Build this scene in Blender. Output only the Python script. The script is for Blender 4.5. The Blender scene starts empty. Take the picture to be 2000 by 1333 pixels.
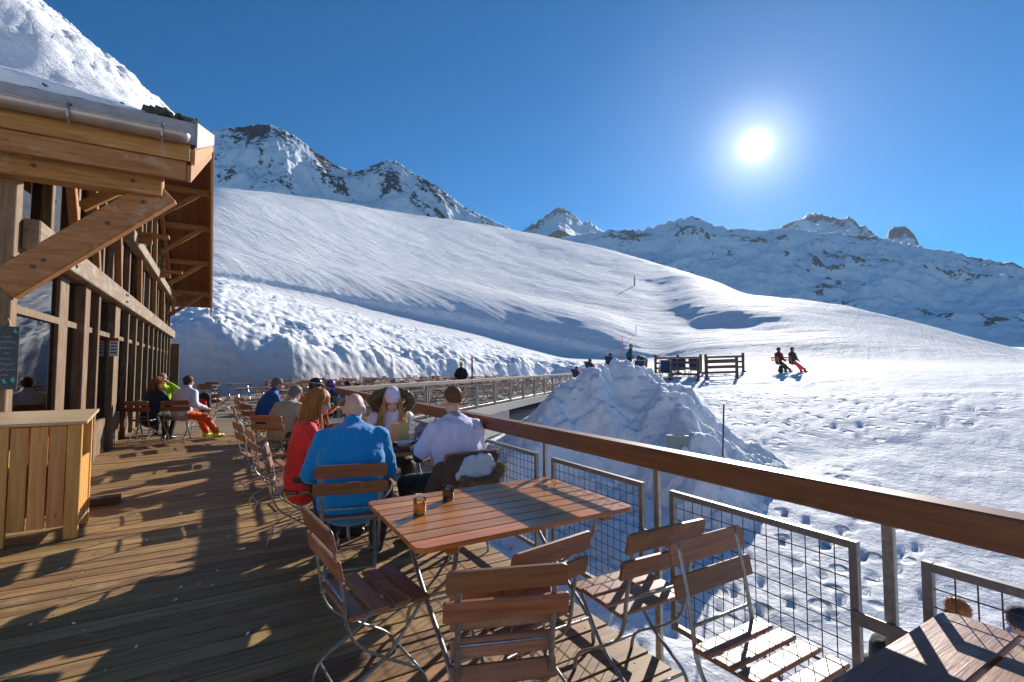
import bpy, bmesh, math, random
import numpy as np
from mathutils import Vector, Matrix, Euler, Quaternion
random.seed(7)
R = math.radians
S = bpy.context.scene
COL = S.collection
# ------------------------------------------------------------------ camera, sky, sun
cam = bpy.data.cameras.new('camera'); cam.sensor_width = 36; cam.lens = 945/2000*36
cam.clip_start = 0.05; cam.clip_end = 20000
camo = bpy.data.objects.new('camera', cam); COL.objects.link(camo)
camo.location = (0, 0, 1.56)
YAW, PITCH = R(30.6), math.atan(49.5/945)
camo.rotation_euler = (math.pi/2+PITCH, 0, -YAW)
S.camera = camo
SUN_AZ, SUN_EL = R(57.8), R(22.5)
SUN = Vector((math.sin(SUN_AZ)*math.cos(SUN_EL), math.cos(SUN_AZ)*math.cos(SUN_EL), math.sin(SUN_EL)))
W = bpy.data.worlds.new('World'); S.world = W; W.use_nodes = True
wn, wl = W.node_tree.nodes, W.node_tree.links
bg = wn['Background']; bg.inputs['Strength'].default_value = 0.1
sky = wn.new('ShaderNodeTexSky'); sky.sky_type = 'NISHITA'; sky.sun_disc = False
sky.sun_elevation = SUN_EL; sky.sun_rotation = SUN_AZ
sky.altitude = 2600; sky.air_density = 1.0; sky.dust_density = 0.35; sky.ozone_density = 3.0
# the sun itself, seen in the sky: a small disc and the bright air close round it
tc = wn.new('ShaderNodeTexCoord')
nrm = wn.new('ShaderNodeVectorMath'); nrm.operation = 'NORMALIZE'; wl.new(tc.outputs['Generated'], nrm.inputs[0])
dot = wn.new('ShaderNodeVectorMath'); dot.operation = 'DOT_PRODUCT'; dot.inputs[1].default_value = SUN
wl.new(nrm.outputs[0], dot.inputs[0])
def wmath(op, a, b):
    n = wn.new('ShaderNodeMath'); n.operation = op
    for i, v in enumerate((a, b)):
        if isinstance(v, (int, float)): n.inputs[i].default_value = v
        else: wl.new(v, n.inputs[i])
    return n.outputs[0]
d0 = wmath('MAXIMUM', dot.outputs['Value'], 0.0)
disc = wmath('MULTIPLY', wmath('POWER', d0, 40000.0), 320.0)
aur = wmath('MULTIPLY', wmath('ADD', wmath('MULTIPLY', wmath('POWER', d0, 5000.0), 10.0), wmath('MULTIPLY', wmath('POWER', d0, 500.0), 4.0)), 1.0)
aur2 = wmath('MULTIPLY', wmath('POWER', d0, 45.0), 1.1)
glow = wmath('ADD', disc, wmath('ADD', aur, aur2))
addc = wn.new('ShaderNodeMix'); addc.data_type = 'RGBA'; addc.blend_type = 'ADD'
addc.inputs[0].default_value = 1.0
hs = wn.new('ShaderNodeHueSaturation'); hs.inputs['Saturation'].default_value = 1.6; hs.inputs['Value'].default_value = 0.75
wl.new(sky.outputs[0], hs.inputs['Color']); wl.new(hs.outputs[0], addc.inputs[6])
gl = wn.new('ShaderNodeCombineColor')
for i, k in enumerate((1.0, 0.99, 0.95)): wl.new(wmath('MULTIPLY', glow, k), gl.inputs[i])
wl.new(gl.outputs[0], addc.inputs[7]); wl.new(addc.outputs[2], bg.inputs['Color'])
sl = bpy.data.lights.new('sun', 'SUN'); sl.energy = 5.0; sl.angle = R(0.53); sl.color = (1.0, 0.94, 0.85)
so = bpy.data.objects.new('sun', sl); COL.objects.link(so)
so.rotation_euler = SUN.to_track_quat('Z', 'Y').to_euler()
S.view_settings.view_transform = 'Standard'; S.view_settings.look = 'None'
S.view_settings.gamma = 1.0; S.view_settings.use_curve_mapping = False
S.view_settings.exposure = 0.6
S.render.engine = 'CYCLES'
S.cycles.max_bounces = 6; S.cycles.transparent_max_bounces = 8
S.cycles.caustics_reflective = False; S.cycles.caustics_refractive = False
S.cycles.use_denoising = True
S.cycles.sample_clamp_indirect = 6.0

# ------------------------------------------------------------------ object helpers
def tag(o, label=None, cat=None, group=None, kind=None):
    if label: o['label'] = label
    if cat: o['category'] = cat
    if group: o['group'] = group
    if kind: o['kind'] = kind
    return o
def empty(name, loc=(0, 0, 0), rz=0.0, parent=None):
    o = bpy.data.objects.new(name, None); COL.objects.link(o)
    o.location = loc; o.rotation_euler = (0, 0, rz); o.empty_display_size = 0.1
    if parent: o.parent = parent
    return o
def link(name, me, parent=None, loc=(0, 0, 0), rot=(0, 0, 0), mat=None):
    o = bpy.data.objects.new(name, me); COL.objects.link(o)
    o.location = loc; o.rotation_euler = rot
    if parent: o.parent = parent
    if mat and not me.materials: me.materials.append(mat)
    return o
def copy_tree(o, parent=None):
    c = o.copy(); COL.objects.link(c)
    if parent: c.parent = parent
    for ch in list(o.children): copy_tree(ch, c)
    return c

class MB:
    """collects shapes into one mesh"""
    def __init__(s): s.v = []; s.f = []
    def add(s, vs, fs):
        n = len(s.v); s.v += [tuple(p) for p in vs]; s.f += [tuple(n+i for i in f) for f in fs]; return s
    def box(s, a, b, M=None):
        x0, y0, z0 = a; x1, y1, z1 = b
        vs = [Vector(p) for p in ((x0,y0,z0),(x1,y0,z0),(x1,y1,z0),(x0,y1,z0),(x0,y0,z1),(x1,y0,z1),(x1,y1,z1),(x0,y1,z1))]
        if M is not None: vs = [M @ p for p in vs]
        return s.add(vs, [(3,2,1,0),(4,5,6,7),(0,1,5,4),(1,2,6,5),(2,3,7,6),(3,0,4,7)])
    def bar(s, a, b, w, h, up=(0, 0, 1), ext=0.0):
        """box beam from a to b, w across, h along up"""
        a, b = Vector(a), Vector(b); d = (b-a).normalized(); up = Vector(up)
        side = d.cross(up).normalized(); u = side.cross(d).normalized()
        a = a-d*ext; b = b+d*ext
        vs = [p+side*sx*w/2+u*sz*h/2 for p in (a, b) for sx, sz in ((-1,-1),(1,-1),(1,1),(-1,1))]
        return s.add(vs, [(0,1,2,3),(7,6,5,4),(0,4,5,1),(1,5,6,2),(2,6,7,3),(3,7,4,0)])
    def tube(s, pts, r, n=6, cap=True, flat=None):
        pts = [Vector(p) for p in pts]; m = len(pts)
        rr = r if isinstance(r, (list, tuple)) else [r]*m
        base = len(s.v); prev = None
        for i, p in enumerate(pts):
            d = (pts[min(i+1, m-1)]-pts[max(i-1, 0)]).normalized()
            if prev is None:
                ref = Vector((1, 0, 0)) if abs(d.x) < 0.9 else Vector((0, 0, 1))
                u = d.cross(ref).normalized()
            else: u = (prev-d*prev.dot(d)).normalized()
            prev = u; w = d.cross(u)
            fa, fb = flat or (1, 1)
            for k in range(n):
                t = 2*math.pi*k/n
                s.v.append(tuple(p+(u*math.cos(t)*fa+w*math.sin(t)*fb)*rr[i]))
        for i in range(m-1):
            for k in range(n):
                a = base+i*n+k; b = base+i*n+(k+1) % n
                s.f.append((a, b, b+n, a+n))
        if cap:
            s.f.append(tuple(base+k for k in reversed(range(n))))
            s.f.append(tuple(base+(m-1)*n+k for k in range(n)))
        return s
    def lathe(s, prof, n=20, c=(0, 0, 0)):
        base = len(s.v); m = len(prof)
        for r, z in prof:
            for k in range(n):
                t = 2*math.pi*k/n; s.v.append((c[0]+r*math.cos(t), c[1]+r*math.sin(t), c[2]+z))
        for i in range(m-1):
            for k in range(n):
                a = base+i*n+k; b = base+i*n+(k+1) % n; s.f.append((a, b, b+n, a+n))
        s.f.append(tuple(base+k for k in reversed(range(n)))); s.f.append(tuple(base+(m-1)*n+k for k in range(n)))
        return s
    def prism(s, outline, y0, y1, M=None):
        """outline in x,z extruded along y"""
        n = len(outline); vs = [Vector((x, y0, z)) for x, z in outline]+[Vector((x, y1, z)) for x, z in outline]
        if M is not None: vs = [M @ p for p in vs]
        fs = [tuple(range(n)), tuple(reversed(range(n, 2*n)))]+[((i+1) % n, i, n+i, n+(i+1) % n) for i in range(n)]
        return s.add(vs, fs)
    def mesh(s, name, bevel=0.0, smooth=False, seg=1):
        me = bpy.data.meshes.new(name); me.from_pydata(s.v, [], s.f); me.update()
        bm = bmesh.new(); bm.from_mesh(me)
        bmesh.ops.recalc_face_normals(bm, faces=bm.faces)
        if bevel: bmesh.ops.bevel(bm, geom=list(bm.edges), offset=bevel, segments=seg, affect='EDGES', profile=0.5)
        bm.to_mesh(me); bm.free()
        if smooth: me.polygons.foreach_set('use_smooth', [True]*len(me.polygons))
        return me
    def obj(s, name, mat, parent=None, bevel=0.0, smooth=False, loc=(0, 0, 0), rot=(0, 0, 0), seg=1):
        return link(name, s.mesh(name, bevel, smooth, seg), parent, loc, rot, mat)
def bez(pts, n=5):
    """Catmull-Rom through points"""
    P = [Vector(p) for p in pts]; P = [P[0]*2-P[1]]+P+[P[-1]*2-P[-2]]; out = []
    for i in range(1, len(P)-2):
        for k in range(n):
            t = k/n; a, b, c, d = P[i-1:i+3]
            out.append(0.5*((2*b)+(c-a)*t+(2*a-5*b+4*c-d)*t*t+(3*b-a-3*c+d)*t**3))
    out.append(P[-2]); return out

# ------------------------------------------------------------------ noise
_rs = np.random.RandomState(3); _perm = np.concatenate([_rs.permutation(256)]*2)
_g = np.stack([np.cos(np.arange(16)*2*np.pi/16), np.sin(np.arange(16)*2*np.pi/16)], 1)
def pn(x, y):
    x = np.asarray(x, float); y = np.asarray(y, float)
    xi = np.floor(x).astype(int); yi = np.floor(y).astype(int); xf = x-xi; yf = y-yi
    xi &= 255; yi &= 255
    u = xf**3*(xf*(xf*6-15)+10); v = yf**3*(yf*(yf*6-15)+10)
    def gr(ix, iy, dx, dy):
        h = _perm[_perm[ix & 255]+(iy & 255)] & 15; return _g[h, 0]*dx+_g[h, 1]*dy
    a = gr(xi, yi, xf, yf); b = gr(xi+1, yi, xf-1, yf); c = gr(xi, yi+1, xf, yf-1); d = gr(xi+1, yi+1, xf-1, yf-1)
    return (a*(1-u)+b*u)*(1-v)+(c*(1-u)+d*u)*v
def fbm(x, y, o=4, g=0.5):
    s = 0; a = 1.0
    for i in range(o): s = s+a*pn(x*2**i+17.3*i, y*2**i-9.1*i); a *= g
    return s
def ridged(x, y, o=5, g=0.5):
    s = 0; a = 1.0; tot = 0
    for i in range(o): s = s+a*(1-np.abs(pn(x*2**i+31.7*i, y*2**i+5.3*i))*2); tot += a; a *= g
    return s/tot
def sstep(a, b, x):
    t = np.clip((x-a)/(b-a), 0, 1); return t*t*(3-2*t)
def grid_mesh(name, X, Y, Z, attr=None):
    n, m = X.shape
    me = bpy.data.meshes.new(name)
    co = np.stack([X, Y, Z], -1).reshape(-1, 3)
    i = np.arange(n*m).reshape(n, m)
    q = np.stack([i[:-1, :-1], i[1:, :-1], i[1:, 1:], i[:-1, 1:]], -1).reshape(-1, 4)
    me.vertices.add(n*m); me.vertices.foreach_set('co', co.astype(np.float32).ravel())
    me.loops.add(q.size); me.loops.foreach_set('vertex_index', q.astype(np.int32).ravel())
    me.polygons.add(len(q)); me.polygons.foreach_set('loop_start', np.arange(0, q.size, 4, dtype=np.int32))
    me.polygons.foreach_set('use_smooth', np.ones(len(q), bool))
    me.update(calc_edges=True); me.validate()
    if attr:
        for k, v in attr.items():
            a = me.attributes.new(k, 'FLOAT', 'POINT'); a.data.foreach_set('value', np.asarray(v, np.float32).ravel())
    return me

# ------------------------------------------------------------------ materials
MATS = {}
class NB:
    """node builder"""
    def __init__(s, name):
        s.m = bpy.data.materials.new(name); s.m.use_nodes = True; s.n = s.m.node_tree.nodes; s.l = s.m.node_tree.links
        s.p = s.n['Principled BSDF']; MATS[name] = s.m
    def new(s, t, **k):
        n = s.n.new(t)
        for a, b in k.items(): setattr(n, a, b)
        return n
    def set(s, n, i, v):
        if hasattr(v, 'is_output'): s.l.new(v, n.inputs[i])
        else: n.inputs[i].default_value = v
    def math(s, op, a, b=0.0, c=None):
        n = s.new('ShaderNodeMath', operation=op); s.set(n, 0, a); s.set(n, 1, b)
        if c is not None: s.set(n, 2, c)
        return n.outputs[0]
    def coord(s, scale=(1, 1, 1), rand=True, kind='Object'):
        t = s.new('ShaderNodeTexCoord'); out = t.outputs[kind]
        if rand:
            oi = s.new('ShaderNodeObjectInfo'); m = s.new('ShaderNodeVectorMath', operation='MULTIPLY_ADD')
            m.inputs[1].default_value = (1, 1, 1); s.l.new(out, m.inputs[0])
            c = s.new('ShaderNodeCombineXYZ')
            for i, k in enumerate((91.0, 47.0, 23.0)): s.l.new(s.math('MULTIPLY', oi.outputs['Random'], k), c.inputs[i])
            s.l.new(c.outputs[0], m.inputs[2]); out = m.outputs[0]
        mp = s.new('ShaderNodeMapping'); mp.inputs['Scale'].default_value = scale; s.l.new(out, mp.inputs[0])
        return mp.outputs[0]
    def noise(s, vec, scale=5, detail=4, rough=0.55, dist=0.0):
        n = s.new('ShaderNodeTexNoise'); s.l.new(vec, n.inputs['Vector'])
        n.inputs['Scale'].default_value = scale; n.inputs['Detail'].default_value = detail
        n.inputs['Roughness'].default_value = rough; n.inputs['Distortion'].default_value = dist
        return n.outputs['Fac']
    def ramp(s, fac, stops):
        r = s.new('ShaderNodeValToRGB'); s.l.new(fac, r.inputs[0]); e = r.color_ramp.elements
        while len(e) < len(stops): e.new(0.5)
        for q, (p, c) in zip(e, stops): q.position = p; q.color = (*c, 1) if len(c) == 3 else c
        return r.outputs[0]
    def mix(s, f, a, b, mode='MIX'):
        n = s.new('ShaderNodeMix', data_type='RGBA', blend_type=mode); s.set(n, 0, f)
        for i, v in ((6, a), (7, b)):
            if isinstance(v, tuple) and len(v) == 3: v = (*v, 1)
            s.set(n, i, v)
        return n.outputs[2]
    def bump(s, h, strength=0.3, dist=0.01, prev=None):
        b = s.new('ShaderNodeBump'); s.l.new(h, b.inputs['Height'])
        b.inputs['Strength'].default_value = strength; b.inputs['Distance'].default_value = dist
        if prev is not None: s.l.new(prev, b.inputs['Normal'])
        s.l.new(b.outputs[0], s.p.inputs['Normal']); return b.outputs[0]
    def base(s, c):
        if isinstance(c, tuple): c = (*c[:3], 1)
        s.set(s.p, 'Base Color', c)
    def rough(s, v): s.set(s.p, 'Roughness', v)

def wood(name, dark, mid, light, axis=0, rough=0.6, grain=1.0, wear=None, wear_amt=0.0, vary=0.35, bump=0.25, coat=0.0):
    b = NB(name)
    sc = [9.0, 9.0, 9.0]; sc[axis] = 0.55
    v = b.coord(tuple(sc))
    g1 = b.noise(v, 3.2*grain, 6, 0.6, 0.6); g2 = b.noise(v, 14*grain, 4, 0.6, 0.2)
    fac = b.math('ADD', b.math('MULTIPLY', g1, 0.7), b.math('MULTIPLY', g2, 0.3))
    c = b.ramp(fac, [(0.30, dark), (0.5, mid), (0.70, light)])
    oi = b.new('ShaderNodeObjectInfo')
    h = b.new('ShaderNodeHueSaturation'); b.l.new(c, h.inputs['Color'])
    b.l.new(b.math('MULTIPLY_ADD', oi.outputs['Random'], vary*2, 1-vary), h.inputs['Value'])
    b.l.new(b.math('MULTIPLY_ADD', b.math('FRACT', b.math('MULTIPLY', oi.outputs['Random'], 7.31)), 0.02, 0.49), h.inputs['Hue'])
    c = h.outputs[0]
    if wear:
        w = b.noise(b.coord(tuple(x*0.16 if i != axis else 0.8 for i, x in enumerate(sc))), 3.5, 6, 0.7, 0.4)
        wf = b.ramp(w, [(0.62-wear_amt*0.3, (0, 0, 0)), (0.72-wear_amt*0.2, (1, 1, 1))])
        c = b.mix(b.math('MULTIPLY', wf, 0.75), c, wear)
    # knots
    kv = b.coord(tuple(2.2 if i == axis else 6.0 for i in range(3)))
    vo = b.new('ShaderNodeTexVoronoi'); b.l.new(kv, vo.inputs['Vector']); vo.inputs['Scale'].default_value = 1.3
    kf = b.ramp(vo.outputs['Distance'], [(0.03, (1, 1, 1)), (0.10, (0, 0, 0))])
    c = b.mix(b.math('MULTIPLY', kf, 0.65), c, tuple(x*0.35 for x in dark))
    b.base(c); b.rough(rough)
    b.p.inputs['Coat Weight'].default_value = coat; b.p.inputs['Coat Roughness'].default_value = 0.18
    b.bump(fac, bump, 0.006)
    return b.m
def plain(name, col, rough=0.5, metal=0.0, var=0.12, scale=20, bump=0.0, sheen=0.0, spec=0.5):
    b = NB(name); f = b.noise(b.coord((1, 1, 1)), scale, 5, 0.6)
    b.base(b.ramp(f, [(0.3, tuple(max(0, x*(1-var)) for x in col)), (0.7, tuple(x*(1+var) for x in col))]))
    b.rough(rough); b.p.inputs['Metallic'].default_value = metal; b.p.inputs['Sheen Weight'].default_value = sheen
    b.p.inputs['Specular IOR Level'].default_value = spec
    if bump: b.bump(f, bump, 0.004)
    return b.m
def cloth(name, col, rough=0.75, sheen=0.15, fold=0.5, spec=0.3, scale=7):
    b = NB(name); v = b.coord((1, 1, 1.0))
    f = b.noise(v, scale, 5, 0.6, 1.2); w = b.noise(v, 220, 2, 0.5)
    b.base(b.ramp(f, [(0.25, tuple(x*0.88 for x in col)), (0.75, tuple(min(1, x*1.08) for x in col))]))
    b.rough(rough); b.p.inputs['Sheen Weight'].default_value = sheen; b.p.inputs['Specular IOR Level'].default_value = spec
    n = b.bump(f, fold, 0.03); b.bump(w, 0.12, 0.002, n)
    return b.m

def snow_mat(name, tint=(0.91, 0.92, 0.94), coarse=1.0, track=True, brown_tint=False):
    b = NB(name); P = b.coord((1, 1, 1), rand=False)
    n1 = b.noise(P, 0.5*coarse, 6, 0.6, 0.3); n2 = b.noise(P, 6.0, 6, 0.65, 0.5); n3 = b.noise(P, 45, 3, 0.6)
    c = b.mix(b.math('MULTIPLY', n1, 0.35), tint, tuple(x*0.93 for x in tint))
    if brown_tint:
        at = b.new('ShaderNodeAttribute', attribute_name='brown_tint')
        dn = b.math('MULTIPLY', at.outputs['Fac'], b.math('MULTIPLY_ADD', b.noise(b.coord((0.25, 0.25, 3.2), rand=False), 2.0, 6, 0.7, 0.5), 1.4, 0.15))
        c = b.mix(dn, c, (0.50, 0.40, 0.31))
    b.base(c); b.rough(0.75); b.p.inputs['Specular IOR Level'].default_value = 0.08
    nb = b.bump(n1, 0.35, 0.5*coarse)
    nb = b.bump(n2, 0.55, 0.08, nb); nb = b.bump(n3, 0.35, 0.012, nb)
    if track:
        # ski tracks running down the fall line, and broken chunks
        for sc, rot, st in (((0.03, 0.9, 0.05), 0.65, 1.0), ((0.035, 0.7, 0.05), -0.35, 0.8), ((0.04, 0.5, 0.05), 1.25, 0.7)):
            t = b.new('ShaderNodeTexCoord'); mp = b.new('ShaderNodeMapping')
            mp.inputs['Scale'].default_value = sc; mp.inputs['Rotation'].default_value = (0, 0, rot)
            r0 = b.new('ShaderNodeVectorRotate', rotation_type='Z_AXIS'); r0.inputs['Angle'].default_value = rot
            b.l.new(t.outputs['Object'], r0.inputs['Vector']); b.l.new(r0.outputs[0], mp.inputs[0]); mp.inputs['Rotation'].default_value = (0, 0, 0)
            ao = b.new('ShaderNodeAttribute', attribute_name='open')
            nb = b.bump(b.math('MULTIPLY', b.noise(mp.outputs[0], 1.0, 6, 0.68, 1.2), ao.outputs['Fac']), st, 0.55, nb)
        at = b.new('ShaderNodeAttribute', attribute_name='rubble')
        vo = b.new('ShaderNodeTexVoronoi', feature='SMOOTH_F1'); b.l.new(P, vo.inputs['Vector']); vo.inputs['Scale'].default_value = 1.7
        nb = b.bump(b.math('MULTIPLY', vo.outputs['Distance'], at.outputs['Fac']), 0.8, 0.35, nb)
        # foot prints on the near slope
        af = b.new('ShaderNodeAttribute', attribute_name='foot')
        v2 = b.new('ShaderNodeTexVoronoi'); b.l.new(P, v2.inputs['Vector']); v2.inputs['Scale'].default_value = 2.1; v2.inputs['Randomness'].default_value = 1.0
        pit = b.ramp(v2.outputs['Distance'], [(0.18, (0, 0, 0)), (0.34, (1, 1, 1))])
        nb = b.bump(b.math('MULTIPLY', pit, af.outputs['Fac']), 0.9, 0.10, nb)
    return b.m
def rock_snow(name, rock=(0.10, 0.085, 0.075), scale=0.05):
    b = NB(name); P = b.coord((1, 1, 1), rand=False)
    at = b.new('ShaderNodeAttribute', attribute_name='rock')
    n = b.noise(P, scale, 8, 0.72, 0.4); n2 = b.noise(P, scale*0.25, 5, 0.6)
    f = b.math('ADD', at.outputs['Fac'], b.math('MULTIPLY_ADD', n, 2.6, -1.3))
    m = b.ramp(f, [(0.47, (0, 0, 0)), (0.54, (1, 1, 1))])
    rc = b.ramp(n, [(0.3, tuple(x*0.55 for x in rock)), (0.7, tuple(x*1.5 for x in rock))])
    b.base(b.mix(m, (0.86, 0.88, 0.91), rc)); b.rough(0.8); b.p.inputs['Specular IOR Level'].default_value = 0.1
    nb = b.bump(n, 0.7, 0.35/scale*0.06); b.bump(n2, 0.4, 2.5, nb)
    return b.m

M_SNOW = snow_mat('snow', brown_tint=True)
M_PILE = snow_mat('piled_snow', track=False)
M_ROOFSNOW = snow_mat('roof_snow', track=False, tint=(0.85, 0.86, 0.88))
M_ROCK = rock_snow('rocky_snow', scale=0.09, rock=(0.085, 0.075, 0.075))
M_ROCKFAR = rock_snow('far_rocky_snow', rock=(0.075, 0.073, 0.078), scale=0.03)
M_DECK = wood('deck_wood', (0.13, 0.064, 0.023), (0.30, 0.168, 0.065), (0.44, 0.27, 0.115), 0, 0.62, 1.0, wear=(0.44, 0.30, 0.15), wear_amt=0.25, vary=0.26, bump=0.5)
M_TABLE = wood('varnished_wood', (0.23, 0.070, 0.014), (0.46, 0.165, 0.034), (0.60, 0.24, 0.06), 0, 0.30, 1.2, wear=(0.52, 0.27, 0.11), wear_amt=0.12, vary=0.24, bump=0.2, coat=0.3)
M_SLAT = wood('chair_wood', (0.16, 0.062, 0.027), (0.29, 0.12, 0.052), (0.38, 0.175, 0.08), 0, 0.45, 1.3, wear=(0.42, 0.25, 0.14), wear_amt=0.2, vary=0.24, bump=0.25, coat=0.05)
M_WORN = wood('worn_table_wood', (0.13, 0.045, 0.02), (0.26, 0.09, 0.035), (0.34, 0.14, 0.06), 0, 0.4, 1.2, wear=(0.55, 0.38, 0.23), wear_amt=0.3, vary=0.18, bump=0.3)
M_OLDSLAT = wood('weathered_chair_wood', (0.24, 0.15, 0.085), (0.38, 0.26, 0.16), (0.5, 0.36, 0.24), 0, 0.5, 1.3, vary=0.2)
M_RAIL = wood('handrail_wood', (0.11, 0.04, 0.016), (0.20, 0.078, 0.031), (0.28, 0.12, 0.05), 1, 0.45, 1.0, wear=(0.24, 0.16, 0.09), wear_amt=0.0, vary=0.08, bump=0.3)
M_GREYRAIL = wood('weathered_handrail_wood', (0.22, 0.17, 0.12), (0.34, 0.27, 0.2), (0.46, 0.38, 0.3), 0, 0.7, 1.0, vary=0.1)
M_BEAM = wood('larch_beam', (0.20, 0.075, 0.018), (0.38, 0.165, 0.042), (0.50, 0.25, 0.08), 1, 0.65, 0.9, wear=(0.40, 0.30, 0.20), wear_amt=0.15, vary=0.2, bump=0.4)
M_BEAMX = wood('larch_beam_cross', (0.20, 0.075, 0.018), (0.38, 0.165, 0.042), (0.50, 0.25, 0.08), 0, 0.65, 0.9, wear=(0.42, 0.33, 0.24), wear_amt=0.2, vary=0.15, bump=0.4)
M_POST = wood('weathered_larch', (0.09, 0.048, 0.021), (0.175, 0.10, 0.046), (0.27, 0.17, 0.09), 2, 0.7, 0.9, wear=(0.24, 0.19, 0.14), wear_amt=0.35, vary=0.2, bump=0.4)
M_OLDBEAM = wood('grey_beam', (0.13, 0.08, 0.045), (0.25, 0.165, 0.10), (0.36, 0.26, 0.17), 1, 0.7, 0.9, wear=(0.36, 0.31, 0.26), wear_amt=0.4, vary=0.15, bump=0.4)
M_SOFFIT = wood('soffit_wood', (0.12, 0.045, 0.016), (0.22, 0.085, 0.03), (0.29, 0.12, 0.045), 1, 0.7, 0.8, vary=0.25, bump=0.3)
M_PINE = wood('fresh_pine', (0.44, 0.19, 0.04), (0.65, 0.31, 0.075), (0.78, 0.42, 0.125), 2, 0.55, 0.8, vary=0.16, bump=0.2)
M_PINEX = wood('fresh_pine_top', (0.40, 0.26, 0.13), (0.55, 0.38, 0.21), (0.64, 0.47, 0.28), 0, 0.55, 0.8, vary=0.12, bump=0.2)
M_FENCE = wood('fence_wood', (0.06, 0.035, 0.02), (0.11, 0.065, 0.04), (0.17, 0.11, 0.07), 0, 0.7, 1.0, vary=0.15)
M_FLOOR = wood('terrace_boards', (0.22, 0.16, 0.10), (0.34, 0.26, 0.175), (0.44, 0.36, 0.26), 0, 0.7, 0.7, wear=(0.5, 0.44, 0.36), wear_amt=0.3, vary=0.0, bump=0.3)
M_STEEL = plain('galvanised_steel', (0.33, 0.325, 0.31), 0.42, 0.75, 0.25, 40, 0.1)
M_DSTEEL = plain('dark_steel', (0.24, 0.23, 0.22), 0.5, 0.6, 0.2, 40, 0.1)
M_WIRE = plain('mesh_wire', (0.07, 0.065, 0.06), 0.5, 0.5, 0.2, 30)
M_ZINC = plain('zinc_sheet', (0.40, 0.36, 0.33), 0.42, 0.7, 0.2, 6, 0.08)
M_SLATE = plain('mossy_slate', (0.07, 0.066, 0.045), 0.85, 0, 0.5, 25, 0.6)
M_CONC = plain('concrete', (0.42, 0.40, 0.37), 0.85, 0, 0.15, 8, 0.2)
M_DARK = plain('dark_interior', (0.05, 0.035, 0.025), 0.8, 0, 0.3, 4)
M_INT = wood('interior_wood', (0.16, 0.08, 0.03), (0.28, 0.15, 0.06), (0.36, 0.2, 0.09), 2, 0.6, 0.8)
def glass(name, tint=(0.75, 0.8, 0.78), rough=0.02):
    b = NB(name); nt = b.m.node_tree; out = nt.nodes['Material Output']; nt.nodes.remove(b.p)
    tr = b.new('ShaderNodeBsdfTransparent'); tr.inputs[0].default_value = (*tint, 1)
    g = b.new('ShaderNodeBsdfGlossy'); g.inputs['Roughness'].default_value = rough
    fr = b.new('ShaderNodeFresnel'); fr.inputs[0].default_value = 1.52
    f2 = b.math('MULTIPLY_ADD', fr.outputs[0], 1.0, 0.03)
    mx = b.new('ShaderNodeMixShader'); b.l.new(f2, mx.inputs[0]); b.l.new(tr.outputs[0], mx.inputs[1]); b.l.new(g.outputs[0], mx.inputs[2])
    b.l.new(mx.outputs[0], out.inputs[0]); return b.m
M_GLASS = glass('window_glass', (0.42, 0.44, 0.42))
M_JAR = glass('jar_glass', (0.93, 0.95, 0.94))
M_SKIN = plain('skin', (0.62, 0.36, 0.26), 0.5, 0, 0.08, 30); MATS['skin'].node_tree.nodes['Principled BSDF'].inputs['Subsurface Weight'].default_value = 0.12
MATS['skin'].node_tree.nodes['Principled BSDF'].inputs['Subsurface Radius'].default_value = (0.01, 0.004, 0.002)
def hairmat(name, col):
    b = NB(name); f = b.noise(b.coord((60, 60, 4)), 3, 4, 0.6)
    b.base(b.ramp(f, [(0.3, tuple(x*0.55 for x in col)), (0.7, tuple(min(1, x*1.35) for x in col))])); b.rough(0.55); b.p.inputs['Specular IOR Level'].default_value = 0.25; b.bump(f, 0.4, 0.004); return b.m
M_GINGER = hairmat('auburn_hair', (0.40, 0.145, 0.035)); M_BLOND = hairmat('blond_hair', (0.50, 0.31, 0.12))
M_BROWNH = hairmat('brown_hair', (0.12, 0.062, 0.03)); M_STUB = hairmat('cropped_hair', (0.15, 0.075, 0.032)); M_GREYH = hairmat('grey_hair', (0.20, 0.17, 0.145))
M_DARKH = hairmat('dark_hair', (0.05, 0.032, 0.022))
M_RED = cloth('red_jacket', (0.74, 0.025, 0.018)); M_BLUE = cloth('blue_fleece', (0.0, 0.235, 0.56), 0.85, 0.3, 0.7)
M_LILAC = cloth('lilac_shirt', (0.62, 0.60, 0.80), 0.8, 0.1, 0.6, scale=5); M_WHITEJ = cloth('white_jacket', (0.74, 0.72, 0.80), 0.6)
M_BLACK = cloth('black_cloth', (0.022, 0.021, 0.022)); M_OLIVE = cloth('dark_olive_cloth', (0.05, 0.05, 0.028)); M_NAVY = cloth('navy_cloth', (0.022, 0.026, 0.05))
M_ORANGE = cloth('orange_cloth', (0.78, 0.105, 0.012)); M_LIME = cloth('lime_cloth', (0.36, 0.72, 0.01)); M_BEIGE = cloth('beige_cloth', (0.42, 0.33, 0.22))
M_RBLUE = cloth('royal_blue_cloth', (0.012, 0.09, 0.34)); M_TEAL = cloth('teal_cloth', (0.0, 0.30, 0.30)); M_PINKRED = cloth('coral_red_cloth', (0.75, 0.05, 0.06))
M_MAROON = cloth('maroon_cloth', (0.15, 0.02, 0.025)); M_GREY = cloth('grey_cloth', (0.26, 0.26, 0.28)); M_BROWN = cloth('brown_cloth', (0.085, 0.05, 0.032))
M_FUR = hairmat('olive_fur', (0.11, 0.085, 0.045)); M_TANFUR = hairmat('tan_fur', (0.26, 0.16, 0.09)); M_LBLUE = cloth('pale_blue_lining', (0.50, 0.58, 0.66))
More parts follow.
